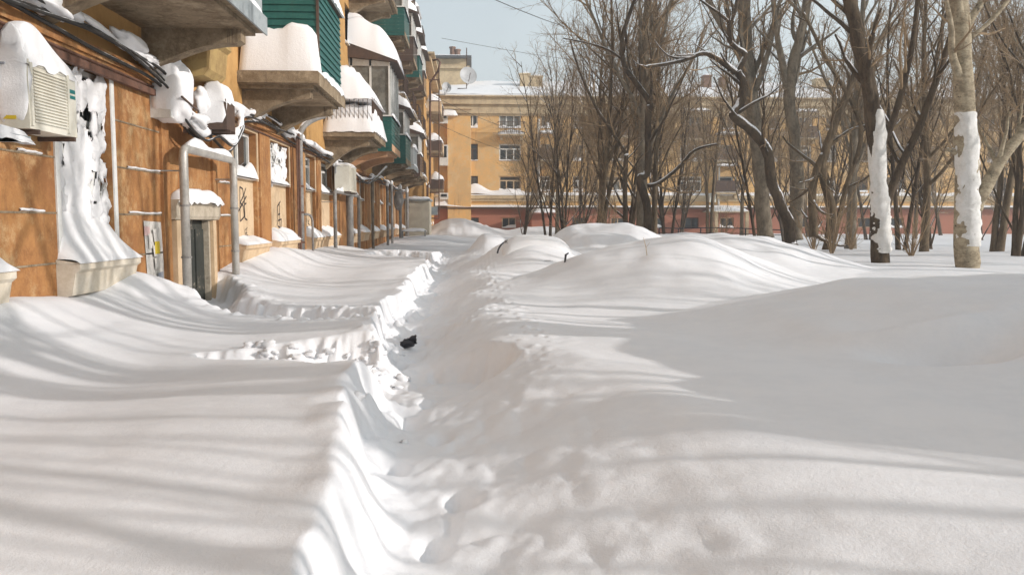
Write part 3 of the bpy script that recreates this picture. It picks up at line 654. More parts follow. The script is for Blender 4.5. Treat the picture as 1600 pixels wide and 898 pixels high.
# ------------------------------------------------------------------ FAR BUILDING
FY = 82.0; P3 = PYp(FY)
far = thing('far_building', 'four storey ochre block with snowy roof and terracotta ground floor closing the yard', 'building', (10, FY, 0))
PXM = FY / F * 1.0
def fx(x): return onY(x, 345, FY)[0]
def fz(y): return onY(760, y, FY)[1]
cols = [(739, 8, 2), (797, 17, 3), (852, 8, 2), (903, 8, 2), (963, 17, 3), (1025, 8, 2), (1078, 17, 3), (1133, 11, 2), (1205, 8, 2), (1248, 17, 3), (1295, 9, 2), (1345, 9, 2), (1395, 17, 3), (1450, 9, 2), (1500, 9, 2), (1555, 17, 3), (1610, 9, 2), (1665, 9, 2)]
rows = [(172, 200), (225, 251), (275, 299)]
fops = []
for x, hw, n in cols:
    for (ya, yb) in rows: fops.append((fx(x - hw), fx(x + hw), fz(yb), fz(ya), n))
XL, XR = fx(674), fx(1720)
zc0 = fz(305); zg = fz(326)
m = MB(); wall(m, P3, XL, XR, zg, fz(170), [o[:4] for o in fops], .25)
m.add([(XL, FY, -.3), (XL, FY + 14, -.3), (XL, FY + 14, fz(170)), (XL, FY, fz(170))], [(0, 1, 2, 3)])
m.add([(XR, FY, -.3), (XR, FY + 14, -.3), (XR, FY + 14, fz(170)), (XR, FY, fz(170))], [(0, 1, 2, 3)])
put('wall', m, M['far_orange'], far)
gops = [(fx(x - 11), fx(x + 11), fz(356), fz(340)) for x in (737, 795, 850, 905, 965, 1025, 1080, 1135, 1250, 1300, 1350, 1400, 1500, 1560)]
m = MB(); wall(m, PYp(FY - .15), XL, XR, -.3, zg - .002, gops, .3); m.box(XL, XR, FY - .15, FY, zg - .02, zg - .003); gf = put('ground_floor_wall', m, M['terra'], far)
for i, o in enumerate(gops):
    window(far, PYp(FY - .15), *o, .2, 2, 0, 'beige' if i % 3 else 'brownmetal', 'glass', .3 if i % 2 else 0, .09, i)
# ledges
m = MB(); m.box(XL, XR, FY - .35, FY + .02, zc0 - .35, zc0); m.box(XL, XR, FY - .2, FY + .02, zc0 - .6, zc0 - .352); led = put('ledge', m, M['cream'], far)
m = MB(); snowcap(m, XL + 2.2, XR, FY - .36, FY, zc0, .32, 3, 5, 6, rough=.2)
def fn(u, v):
    x = XL + 2 + (XR - XL - 2) * u; h = .28 + .16 * float(fbm(x * .6, 3, 7, 3)) + .9 * math.exp(-((x - fx(742)) / 1.1) ** 2) + .3 * math.exp(-((x - fx(797)) / 1.5) ** 2)
    return (x, FY - .37 + .37 * v, zc0 + h * (.15 + .85 * v ** .5))
m = MB(); m.grid(260, 4, fn); m.add([(XL + 2, FY - .37, zc0 - .01), (XR, FY - .37, zc0 - .01), (XR, FY - .37, zc0 + .08), (XL + 2, FY - .37, zc0 + .08)], [(0, 1, 2, 3)]); m.sm = True
put('ledge_snow', m, M['snow_soft'], led)
m = MB()
def fn(u, v):
    x = XL + .4 + (XR - XL) * .999 * u; h = .22 + .1 * float(fbm(x * .5, 9, 3, 3)) + 1.3 * math.exp(-((x - fx(690)) / 1.6) ** 2)
    return (x, FY - .75 + .75 * v, zg + .1 + h * (.1 + .9 * v ** .6) + .03)
m.grid(260, 4, fn); m.sm = True
aw = MB(); aw.box(XL, XR, FY - .8, FY - .15, zg - .02, zg + .1); awo = put('awning', aw, M['brownmetal'], far); put('awning_snow', m, M['snow_soft'], awo)
# cornice + roof
zk = fz(151)
m = MB(); m.box(XL, XR, FY - .55, FY + .1, fz(164), zk - .12); m.box(XL, XR, FY - .85, FY + .1, zk - .118, zk); m.box(XL, XR, FY - .25, FY + .1, fz(178), fz(164) - .003)
m.box(XL, XR, FY - .1, FY + .1, fz(181), fz(178) - .002)
put('cornice', m, M['cream'], far)
def fn(u, v):
    x = XL + (XR - XL) * u; return (x, FY - .8 + 8 * v, zk + .12 + 2.6 * v ** .9 + .12 * float(fbm(x * .4, v * 6, 5, 4)))
m = MB(); m.grid(200, 14, fn, lambda u, v: (XL + (XR - XL) * u, FY - .8 + 8 * v, zk + 2.4 * v)); m.sm = True
m.add([(XL, FY - .8, zk), (XR, FY - .8, zk), (XR, FY - .8, zk + .12), (XL, FY - .8, zk + .12)], [(0, 1, 2, 3)])
m.add([(XL, FY + 7.2, zk + 2.5), (XR, FY + 7.2, zk + 2.5), (XR, FY + 15, zk), (XL, FY + 15, zk)], [(0, 1, 2, 3)])
roof = put('roof', m, M['snow_soft'], far)
for i, (x, y, wd, hh) in enumerate(((820, 118, 1.0, 1.3), (838, 122, 1.2, 1.0), (1104, 121, .8, 1.2), (1130, 124, .7, 1.0), (1282, 126, 1.4, 2.6), (1298, 138, 3.0, 1.5), (1450, 125, 1.2, 1.6), (985, 120, 1.1, 1.4))):
    X, z = onY(x, y, FY + 4); m = MB(); m.box(X - wd / 2, X + wd / 2, FY + 3.5, FY + 4.6, z - 3.2, z); m.box(X - wd / 2 - .08, X + wd / 2 + .08, FY + 3.42, FY + 4.68, z + .002, z + .14)
    ch = put('chimney', m, M['cream' if i in (0, 1, 4, 5) else 'brick'], far); m = MB(); snowcap(m, X - wd / 2, X + wd / 2, FY + 3.5, FY + 4.6, z + .14, .22, i, 5, 5); put('chimney_snow', m, M['snow_soft'], ch)
rw = random.Random(4)
for i, (a, b, c, d, n) in enumerate(fops):
    fm = rw.choice(['white', 'white', 'beige', 'brownmetal']); gm = rw.choice(['glass', 'glass', 'glassgrey'])
    window(far, P3, a, b, c, d, .18, n, .3 if rw.random() < .7 else 0, fm, gm, rw.choice([.12, .3, .2]), .12, i)
# balconies
for i, (x0, x1, yt, yb, kd) in enumerate(((778, 819, 192, 210, 'rail'), (1060, 1103, 196, 216, 'board'), (1113, 1150, 232, 250, 'board'), (1113, 1150, 282, 300, 'board'), (1230, 1268, 196, 214, 'board'), (1376, 1415, 196, 214, 'board'), (945, 985, 195, 213, 'board'), (840, 868, 232, 250, 'board'))):
    X0, X1 = fx(x0), fx(x1); z0, z1 = fz(yb), fz(yt)
    m = MB(); m.box(X0, X1, FY - 1.1, FY, z0 - .2, z0); m.box(X0 + .2, X0 + .45, FY - .8, FY, z0 - .6, z0 - .202); m.box(X1 - .45, X1 - .2, FY - .8, FY, z0 - .6, z0 - .202); b_ = put('balcony', m, M['cream'], far)
    m = MB()
    if kd == 'rail':
        for zz in (z1, z0 + .1): m.tube([(X0, FY - 1.07, zz), (X1, FY - 1.07, zz)], .04, 4)
        for q_ in np.linspace(X0, X1, 14): m.tube([(q_, FY - 1.07, z0), (q_, FY - 1.07, z1)], .025, 4)
        m.tube([(X0, FY - 1.07, z1), (X0, FY, z1)], .04, 4); m.tube([(X1, FY - 1.07, z1), (X1, FY, z1)], .04, 4)
    else:
        m.box(X0, X1, FY - 1.1, FY - 1.04, z0 + .002, z1); m.box(X0, X0 + .06, FY - 1.04, FY, z0 + .002, z1); m.box(X1 - .06, X1, FY - 1.04, FY, z0 + .002, z1)
        m.box(X0, X0 + .1, FY - 1.1, FY - 1.0, z1, z1 + 1.4); m.box(X1 - .1, X1, FY - 1.1, FY - 1.0, z1, z1 + 1.4); m.box(X0, X1, FY - 1.1, FY - 1.0, z1 + 1.4, z1 + 1.5)
    put('railing', m, M['brownmetal'], b_)
    m = MB(); snowcap(m, X0, X1, FY - 1.12, FY, z0, .35 if kd == 'rail' else .1, i, 12, 6); put('balcony_snow', m, M['snow_soft'], b_)
    if kd != 'rail': m = MB(); snowcap(m, X0, X1, FY - 1.12, FY, z1 + 1.5, .25, i, 12, 6); put('balcony_snow', m, M['snow_soft'], b_)
# pier with a balcony shelf at left, stair tower above the roof
m = MB(); m.box(fx(700), fx(736), FY - .7, FY - .002, -.3, fz(178) - .3); put('pier', m, M['far_orange'], far)
m = MB(); m.box(fx(690), fx(737), FY - 1.6, FY - .7, fz(160 + 14), fz(174) + .2); put('shelf', m, M['cream'], far)
m = MB(); snowcap(m, fx(676), fx(716), FY - 1.6, FY - .705, fz(183), .7, 4, 12, 6); put('shelf_snow', m, M['snow_soft'], far)
for i, (ya, yb) in enumerate(((175, 195), (228, 260), (302, 312))):
    m = MB(); m.box(fx(688), fx(701), FY - .9, FY - .72, fz(yb), fz(ya)); wn_ = put('bay_window', m, M['white'], far)
    m = MB(); m.box(fx(690), fx(699), FY - .93, FY - .902, fz(ya + (yb - ya) * .6), fz(ya + 2)); put('pane', m, M['glass'], wn_)
Xa, Xb = onY(690, 100, 86)[0], onY(729, 100, 86)[0]; za = onY(700, 92, 86)[1]
m = MB(); m.box(Xa - 3, Xb, 86, 92, zk, za); m.box(Xa - 3, Xb + .3, 85.7, 92, za - 1.0, za - .75); tw = put('stair_tower', m, M['cream'], far)
m = MB(); m.box(Xa - 3, Xb + .5, 85.4, 92.5, za, za + .25); put('tower_roof', m, M['roofdark'], tw); m = MB(); snowcap(m, Xa - 3, Xb + .5, 85.4, 92.5, za + .25, .25, 3); put('tower_snow', m, M['snow_soft'], tw)
for x in (707, 715):
    X, z = onY(x, 76 if x < 710 else 80, 88); m = MB(); m.tube([(X, 88, za), (X, 88, z)], .28, 8); m.tube([(X, 88, z), (X, 88, z + .15)], .36, 8); put('vent_stack', m, M['brick'], tw)
for x, y0_, y1_ in ((841, 186, 322), (1121, 220, 322), (1258, 186, 322), (735, 186, 322)):
    m = MB(); X = fx(x); m.tube([(X, FY - .25, fz(y0_)), (X, FY - .25, fz(y1_))], .13 if x == 841 else .09, 8); put('downpipe', m, M['white' if x in (841, 1121) else 'cream'], far)
for x in (846, 1110, 865): put('condenser', MB().box(fx(x - 5), fx(x + 5), FY - .7, FY - .2, fz(316), fz(303)), M['offwhite'], far)
# low shed roof in front of the far facade
X0, z0 = onY(828, 332, 79); X1 = onY(870, 332, 79)[0]
m = MB(); m.box(X0, X1, 77.5, FY - .16, z0 - .12, z0); m.box(X0 + .1, X1 - .1, 78.2, FY - .16, -.3, z0 - .122); sh = solo('porch', 'small red porch with snowy flat roof left of centre on the far block', 'porch', m, M['terra'], (X0, 79, 0))
m = MB(); snowcap(m, X0, X1, 77.5, FY - .2, z0, .35, 3); put('porch_snow', m, M['snow_soft'], sh)
X0, z0 = onY(1110, 330, 79); X1 = onY(1165, 330, 79)[0]
m = MB(); m.box(X0, X1, 77.5, FY - .16, z0 - .12, z0); m.box(X0 + .1, X0 + .4, 77.7, 78, -.3, z0 - .122); m.box(X1 - .4, X1 - .1, 77.7, 78, -.3, z0 - .122); sh = solo('porch', 'open entrance porch with snowy roof behind the crooked tree', 'porch', m, M['cream'], (X0, 79, 0))
m = MB(); snowcap(m, X0, X1, 77.5, FY - .2, z0, .4, 3); put('porch_snow', m, M['snow_soft'], sh)

# ------------------------------------------------------------------ PIPES, CABLES, AIR CONDITIONERS ON THE LONG WALL
def arc(p0, c, p1, n=6):
    p0, c, p1 = Vector(p0), Vector(c), Vector(p1)
    return [p0 * (1 - t) ** 2 + c * 2 * t * (1 - t) + p1 * t * t for t in [i / n for i in range(n + 1)]]
def gate_pipe(label, ya, yb, X, zt, r, m_, zb=.2, group='pipes along the long wall'):
    k = .16
    pts = [(X, ya, zb), (X, ya, zt - k)] + arc((X, ya, zt - k), (X, ya, zt), (X, ya + k, zt))[1:] + arc((X, yb - k, zt), (X, yb, zt), (X, yb, zt - k)) + [(X, yb, zb)]
    g = thing('gas_pipe', label, 'pipe', (X, ya, zb), group)
    m = MB(); m.tube(pts, r, 14); m.sm = True; put('pipe', m, m_, g)
    for y in (ya, yb):
        for z in (zt - .9, zt - 1.7): put('clamp', MB().tube([(X, y, z), (X, y, z + .03)], r + .012, 12), M['greypipe'], g)
        put('stay', MB().tube([(X, y, zt - .35), (WX, y, zt - .35)], .012, 5), M['greypipe'], g)
    m = MB(); snowcap(m, X - r * .8, X + r * .8, ya + .05, yb - .05, zt + r * .7, .11, 9, 6, 16, rough=.9, over=0); put('pipe_snow', m, M['snow_soft'], g)
    return g
Ya, za_ = onX(286, 230, -4.42); Yb, zb_ = onX(364, 250, -4.42)
gate_pipe('thick silver gas pipe arching over the dark entrance door', Ya, Yb, -4.42, EYE + 1.12, .068, M['gas'])
Ya = onX(523, 300, -4.35)[0]; Yb = onX(560, 300, -4.35)[0]
gate_pipe('thin grey pipe arch below the far air conditioner', Ya, Yb, -4.35, EYE + .95, .06, M['greypipe'])
for i, (x, yt, r, X, mm, lab) in enumerate(((546, 300, .13, -4.4, 'greypipe', 'fat grey vertical duct under the far air conditioner'), (475, 335, .035, -4.5, 'greypipe', 'thin bent pipe stub beside the downpipe'),
        (605, 290, .07, -4.3, 'greypipe', 'first of the grey risers in the shaded end of the wall'), (612, 288, .07, -4.3, 'greypipe', 'second of the grey risers in the shaded end of the wall'), (625, 295, .09, -4.2, 'greypipe', 'third of the grey risers, capped with snow'), (636, 300, .1, -4.1, 'greypipe', 'last grey riser beside the beige booth'))):
    Y, z = onX(x, yt, X); m = MB()
    if i == 1:
        Y2 = onX(488, 330, X)[0]; m.tube(arc((X, onX(476, 325, X)[0], z), (X, Y2, z + .05), (X, Y2, z - .25)) + [(X, Y2, .3)], r, 8)
    else: m.tube([(X, Y, .4), (X, Y, z)], r, 12)
    m.sm = True
    o = solo('riser_pipe', lab, 'pipe', m, M[mm], (X, Y, .4))
    if i != 1: m = MB(); m.blob((X, Y, z + r), (r * 1.2, r * 1.2, r * 2.2), i, .2); m.sm = True; put('pipe_snow', m, M['snow_soft'], o)
    if i == 4:
        m = MB(); m.blob((X, Y - .9, z - .7), (.28, .28, .55), 8, .15); m.sm = True; put('vent_hood', m, M['greypipe'], o)
# downpipe with funnel at the second balcony
dp = thing('downpipe', 'snow dusted downpipe bending out from under the second balcony', 'downpipe', (-4.6, 23, .5))
X = -4.55; Yd, zd = onX(472, 400, X); zt = onX(478, 215, X)[1]
pts = [(X, Yd, .5), (X, Yd, zt - .1)] + arc((X, Yd, zt - .1), (X, Yd, zt + .25), (X + .35, Yd + .6, zt + .5), 5)[1:] + arc((X + .35, Yd + .6, zt + .5), (X + .7, Yd + 1.3, zt + .7), (X + .75, Yd + 1.5, zt + 1.1), 5)[1:]
m = MB(); m.tube(pts, .075, 12); m.sm = True; put('pipe', m, M['greypipe'], dp)
m = MB(); m.tube([(p[0] - .01, p[1] + .04, p[2] + .05) for p in pts[2:]], .07, 8); m.sm = True; put('pipe_snow', m, M['snow_soft'], dp)
m = MB()
for z in (.9, 1.6, 2.4, 3.1): m.tube([(X, Yd, z), (X, Yd, z + .05)], .09, 12)
m.tube([(X + .02, Yd - .22, .5), (X + .02, Yd - .22, zt)], .03, 8); m.tube([(X + .0, Yd - .38, .5), (X + .0, Yd - .38, zt)], .022, 8); put('collar', m, M['rust'], dp)
m = MB(); Y2 = onX(583, 380, X)[0]; zt2 = onX(583, 285, X)[1]
m.tube([(X, Y2, .4), (X, Y2, zt2), (X + .5, Y2 + 1.6, zt2 + .8)], .07, 10); m.sm = True
solo('downpipe', 'snow caked narrow downpipe midway along the wall', 'downpipe', m, M['palebark'], (X, Y2, .4))
# corner downpipe of the wing with ladder-like frame
dp = thing('downpipe', 'dark red corner downpipe with swan neck on the lower wing', 'downpipe', (-3.5, 64.8, .5))
Yc = 64.6
def W(x, y, Y=Yc): return pt(x, y, Y)
m = MB(); m.tube([W(667, 372), W(668, 290), W(672, 285), W(672, 130), W(684, 112), W(688, 98), W(684, 93), W(676, 95)], .08, 8); m.sm = True; put('pipe', m, M['rust'], dp)
fy = 64.5
m = MB(); m.tube([W(686, 340, fy), W(686, 100, fy)], .045, 6)
for y in (125, 245, 301, 341, 158): m.tube([W(671, y, fy), W(686, y, fy)], .045, 6)
put('ladder_frame', m, M['rust'], dp)
m = MB(); a_, b_2 = W(674, 323, fy), W(684, 336, fy); m.box(a_.x, b_2.x, fy - .3, fy - .06, b_2.z, a_.z); put('box', m, M['greyfascia'], dp)
# cable bundle
cb = thing('cable_bundle', 'sagging bundle of snow covered cables strung along the ledge of the wall', 'cables', (-4.7, 4, 4.3))
rc = random.Random(3)
base = [(-4.66, 2.5, EYE + 2.27), (-4.66, 8.0, EYE + 2.25), (-4.66, 10.3, EYE + 2.28), (-4.66, 12.2, EYE + 2.16), (-4.62, 12.9, EYE + 1.98), (-4.55, 13.3, EYE + 1.6), (-4.5, 13.9, EYE + 1.42), (-4.48, 14.6, EYE + 1.52), (-4.5, 15.6, EYE + 1.40), (-4.5, 16.3, EYE + 1.75), (-4.62, 17.0, EYE + 2.1), (-4.66, 20, EYE + 2.25), (-4.66, 24, EYE + 2.1), (-4.66, 30, EYE + 2.0), (-4.66, 36, EYE + 1.7), (-4.6, 42, EYE + 2.1), (-4.6, 50, EYE + 1.9), (-4.6, 58, EYE + 2.0)]
def smooth(ps, n=5):
    ps = [Vector(p) for p in ps]; out = []
    for i in range(len(ps) - 1):
        p0 = ps[max(i - 1, 0)]; p1 = ps[i]; p2 = ps[i + 1]; p3 = ps[min(i + 2, len(ps) - 1)]
        for k in range(n):
            t = k / n; out.append(.5 * ((2 * p1) + (p2 - p0) * t + (2 * p0 - 5 * p1 + 4 * p2 - p3) * t * t + (3 * p1 - p0 - 3 * p2 + p3) * t ** 3))
    return out + [ps[-1]]
sb = smooth(base, 8)
for k in range(5):
    ph = rc.random() * 9; oz = rc.uniform(-.10, .12); ox = rc.uniform(0, .14)
    m = MB(); m.tube([(p.x + ox + .02 * math.sin(p.y * 1.7 + ph), p.y, p.z + oz + .05 * math.sin(p.y * 1.1 + ph)) for p in sb], rc.uniform(.012, .028), 6); m.sm = True
    put('cable', m, M['cable'], cb)
m = MB(); m.tube([(p.x + .07, p.y, p.z + .13 + .03 * math.sin(p.y * 2.1)) for p in sb[:24]], [.045 + .04 * float(vn(i * .35, 2, 3)) for i in range(24)], 8)
m.tube([(p.x + .07, p.y, p.z + .12 + .03 * math.sin(p.y * 2.1)) for p in sb[34:]], [max(.05 + .05 * float(vn(i * .5, 7, 3)), .012) for i in range(len(sb) - 34)], 8)
m.tube([(p.x + .09, p.y, p.z + .05) for p in sb[36:70]], [max(.05 + .05 * float(vn(i * .4, 1, 3)), .012) for i in range(34)], 8)
m.sm = True; put('cable_snow', m, M['snow_soft'], cb)
m = MB()
for y, z in ((9.6, 2.35), (11.6, 2.4), (12.2, 2.3), (16.8, 2.2), (18.2, 2.3), (21.5, 2.3), (22.6, 2.25), (28.3, 2.0), (31, 2.0), (39, 2.1)):
    m = MB(); m.blob((-4.62, y, EYE + z), (.13, rc.uniform(.25, .6), rc.uniform(.08, .15)), int(y * 7), .4, 22, 14); m.sm = True; put('ledge_snow', m, M['snow_soft'], cb)
m = MB(); m.tube([(-4.74, 2, EYE + 2.0), (-4.74, 60, EYE + 1.98)], .022, 6); m.tube([(-4.7, 2, EYE + 2.38), (-4.7, 12.6, EYE + 2.36)], .03, 6); put('conduit', m, M['rust'], cb)
solo('ledge_rail', 'rusty flat rail running just under the cables of the wall', 'rail', MB().box(-4.76, -4.69, 3, 12.7, EYE + 1.86, EYE + 1.95), M['rust'], (-4.7, 3, 4))

def ac(label, y0, y1, x0, x1, z0, z1, cm='offwhite', louvre=True, snowh=.3, teal=False, group='air conditioner boxes on the long wall', seed=0, peak=None, sidesnow=False):
    t = thing('air_conditioner', label, 'air conditioner', ((x0 + x1) / 2, y0, z0), group)
    m = MB(); m.box(x0, x1, y0, y1, z0, z1)
    put('casing', m, M[cm], t)
    if louvre:
        m = MB(); n = 17
        for k in range(n):
            z = z0 + .07 + (z1 - z0 - .14) * k / n
            m.prism([(x1 + .002, z), (x1 + .022, z + .004), (x1 + .018, z + .016), (x1 + .002, z + .022)], lambda p: (p[0], y0 + .08, p[1]), lambda p: (p[0], y1 - .24, p[1]))
        m.box(x1 + .001, x1 + .02, y0 + .02, y0 + .06, z0 + .03, z1 - .03); m.box(x1 + .001, x1 + .02, y1 - .22, y1 - .18, z0 + .03, z1 - .03)
        put('louvre', m, M[cm], t)
    m = MB(); m.box(x0 + .04, x0 + .06, y0 - .03, y0 - .001, z1 - .30, z1 - .04); m.box(x0 + .06, x0 + .12, y0 - .03, y0 - .001, z1 - .06, z1 - .04); put('handle', m, M['greyprint'], t)
    if teal:
        m = MB(); m.box(x1 + .002, x1 + .008, y1 - .17, y1 - .03, z1 - .21, z1 - .17); m.box(x1 + .002, x1 + .008, y1 - .17, y1 - .03, z1 - .27, z1 - .235); put('emblem', m, M['teal'], t)
        m = MB(); m.box(x0 + .06, x0 + .2, y0 - .005, y0 - .001, z0 + .09, z0 + .14); put('sticker', m, M['yellowp'], t)
    m = MB(); m.box(WX, x1 + .03, y0 + .1, y0 + .14, z0 - .05, z0 - .002); put('wall_bracket', m, M['brownmetal'], t); m = MB(); m.box(WX, x1 + .03, y1 - .14, y1 - .1, z0 - .05, z0 - .002); put('wall_bracket', m, M['brownmetal'], t)
    m = MB(); snowcap(m, x0, x1, y0, y1, z1, snowh, seed, 12, 16, rough=.15, rnd=.3, over=.015, peak=peak); put('snow_cap', m, M['snow_soft'], t)
    if sidesnow:
        m = MB(); m.blob(((x0 + x1) / 2, y0 + .02, (z0 + z1) / 2 + .16), ((x1 - x0) / 2 + .0, .035, (z1 - z0) / 2 + .10), seed, .2, 14, 10, .6); m.sm = True; put('side_snow', m, M['snow_soft'], t)
    return t
Y0 = onX(22, 150, -4.8)[0]; Y1 = 9.62
ac('big off-white air conditioner with teal stripe emblem, nearest on the wall', 8.6, 9.6, -4.76, -4.43, EYE + .93, EYE + 1.62, teal=True, snowh=.33, seed=2, peak=lambda u, v: 1.5 - 1.15 * v, sidesnow=True)
m = MB(); snowcap(m, -4.8, -4.3, 7.2, 9.2, EYE + .86, .0, 3); 
m = MB(); m.box(-4.8, -4.35, 7.3, 8.45, EYE + .78, EYE + .83); sh = solo('wall_shelf', 'snow covered shelf at the left picture edge beside the air conditioner', 'shelf', m, M['greyfascia'], (-4.8, 8, 3))
m = MB(); snowcap(m, -4.8, -4.35, 7.3, 8.45, EYE + .83, .09, 3); put('shelf_snow', m, M['snow_soft'], sh)
ac('brown air conditioner plastered with snow above the entrance', 14.05, 14.55, -4.5, -4.05, EYE + 1.52, EYE + 2.02, cm='brownmetal', louvre=False, snowh=.30, seed=4, sidesnow=True)
ac('pale air conditioner on a pipe frame farther down the wall', 28.3, 30.0, -4.6, -4.1, EYE + 1.0, EYE + 1.9, snowh=.1, seed=5, louvre=True)
# snow-smothered cabinet hanging over the door
t = thing('cable_cabinet', 'narrow cabinet smothered in tall snow above the left of the door', 'cabinet', (-4.6, 13.4, EYE + 1.6))
m = MB(); m.box(-4.8, -4.5, 12.75, 13.5, EYE + 1.55, EYE + 2.2); put('cabinet_box', m, M['white'], t)
m = MB(); m.tube([(-4.33, 12.75, EYE + 1.86), (-4.28, 13.35, EYE + 1.72)], .018, 5); put('rod', m, M['brownmetal'], t)
m = MB(); m.blob((-4.58, 13.1, EYE + 1.98), (.27, .42, .48), 3, .10, 24, 18, .75); m.blob((-4.6, 12.95, EYE + 2.3), (.2, .26, .28), 6, .1, 18, 12, .85); m.sm = True; put('snow_cap', m, M['snow_soft'], t)
m = MB(); m.blob((-4.4, 13.6, EYE + 1.6), (.16, .4, .13), 3, .4, 20, 14); m.blob((-4.42, 13.95, EYE + 1.95), (.14, .2, .2), 5, .3, 20, 14); m.sm = True; put('snow_lump', m, M['snow_soft'], t)
# ochre corbel under second balcony (bay console)
m = MB(); m.prism([(WX, EYE + 3.1), (-4.08, EYE + 2.98), (-4.05, EYE + 2.86), (-4.12, EYE + 2.8), (-4.16, EYE + 2.42), (-4.24, EYE + 2.32), (WX, EYE + 2.25)], lambda p: (p[0], 13.55, p[1]), lambda p: (p[0], 14.45, p[1]))
cb2 = put('corbel', m, M['ochre_stone'], bld)
m = MB(); snowcap(m, WX, -4.08, 13.55, 14.45, EYE + 3.0, .2, 5); put('corbel_snow', m, M['snow_soft'], cb2)
# notices
nb = thing('notice_board', 'ragged column of pasted white paper notices with one yellow sheet by the door', 'notices', (-4.79, 12.2, EYE))
m = MB(); rn = random.Random(2)
Yn0 = onX(225, 400, WX)[0]; Yn1 = onX(252, 400, WX)[0]
m.add([(WX + .012, Yn0, EYE + .0), (WX + .012, Yn1, EYE - .02), (WX + .012, Yn1 + .1, EYE - 1.15), (WX + .012, Yn0 + .1, EYE - 1.12)], [(0, 1, 2, 3)])
put('backing_paper', m, M['paper'], nb)
for k in range(19):
    y = rn.uniform(Yn0 - .02, Yn1 - .25); z = EYE - rn.uniform(.05, 1.1); a, h_ = rn.uniform(.14, .28), rn.uniform(.1, .22)
    tl = rn.uniform(-.04, .04)
    m = MB().add([(WX + .014 + k * .002, y, z), (WX + .014 + k * .002, y + a, z + tl), (WX + .018 + k * .002, y + a + tl, z - h_), (WX + .016 + k * .002, y + tl, z - h_)], [(0, 1, 2, 3)])
    s_ = put('notice', m, M[('paper', 'paper', 'paper', 'white', 'redprint')[k % 5] if k % 7 else 'greyprint'], nb)
m = MB().box(WX + .045, WX + .05, Yn1 - .36, Yn1 - .18, EYE - .5, EYE - .31); put('yellow_notice', m, M['yellowp'], nb)
# bench with railing in the far shade, low fence by the trees
t = thing('bench', 'low snow covered bench by the shaded end of the wall', 'bench', (-3.3, 48, .9))
a_, b_2 = pt(627, 362, 50), pt(666, 362, 50)
m = MB(); m.box(a_.x, b_2.x, 49.8, 50.4, a_.z, a_.z + .08); put('seat', m, M['greypipe'], t)
for xx in (a_.x + .05, b_2.x - .1): put('leg', MB().box(xx, xx + .06, 49.85, 50.3, .7, a_.z - .002), M['greypipe'], t)
m = MB(); snowcap(m, a_.x, b_2.x, 49.8, 50.4, a_.z + .08, .12, 2); put('seat_snow', m, M['snow_soft'], t)
fn_ = thing('low_fence', 'low black pipe fence half buried in snow under the trees', 'fence', (12, 50, .8))
Yf = 46.0
pf = [(1030, 356), (1060, 357), (1095, 356), (1128, 356), (1165, 357), (1205, 359), (1245, 360)]
m = MB(); m.tube([pt(x, y, Yf) for x, y in pf], .03, 6); m.tube([pt(x, y + 8, Yf) for x, y in pf], .02, 6); put('rail', m, M['black'], fn_)
for x, y in pf: p = pt(x, y, Yf); put('post', MB().tube([(p.x, p.y, .6), p], .035, 6), M['black'], fn_)
# overhead wires
m = MB()
for (x0, y0, Y0_, x1, y1, Y1_) in ((640, -60, 30, 1000, 70, 60), (676, 150, 66, 860, 215, 78), (676, 190, 66, 860, 250, 78), (690, 60, 66, 1100, 110, 80)):
    a_, b_2 = pt(x0, y0, Y0_), pt(x1, y1, Y1_); m.tube([a_.lerp(b_2, i / 10) - Vector((0, 0, .5 * math.sin(i / 10 * math.pi))) for i in range(11)], .018, 4)
solo('overhead_wire', 'thin dark wires crossing the open sky above the far roof', 'wire', m, M['cable'], (0, 50, 15))
# satellite dishes
def dish(label, x, y, Y, r, face=(.35, -1, .25)):
    c = pt(x, y, Y); t = thing('satellite_dish', label, 'satellite dish', c, 'satellite dishes on the wing corner')
    f = Vector(face).normalized(); u = f.orthogonal().normalized(); v = f.cross(u)
    m = MB(); m.grid(24, 6, lambda a, b: c + (u * math.cos(a * 2 * math.pi) + v * math.sin(a * 2 * math.pi)) * r * b + f * (.22 * r * b * b), lambda a, b: c + (u * math.cos(a * 2 * math.pi) + v * math.sin(a * 2 * math.pi)) * r * b + f * (.22 * r * b * b - .03)); m.sm = True
    put('reflector', m, M['dish'], t)
    m = MB(); m.tube([c - Vector((0, 0, r)), c + f * r * .9], .025, 5); m.tube([c, c + Vector((-.1, .3, 0)), c + Vector((-.1, .3, -r * 1.3)), c + Vector((-.8, .3, -r * 1.35))], .04, 5); put('arm', m, M['brownmetal'], t)
    return t
dish('large pale satellite dish standing out against the sky beside the wing', 731, 119, 64, .68)
dish('small weathered satellite dish on the corner of the wing', 697, 137, 64, .4, (.6, -1, .1))
m = MB(); a_ = pt(729, 80, 64); m.tube([a_ + Vector((0, .3, .3)), a_ + Vector((0, .3, -2.6))], .04, 5); solo('antenna_mast', 'thin mast behind the large satellite dish', 'mast', m, M['brownmetal'], a_)

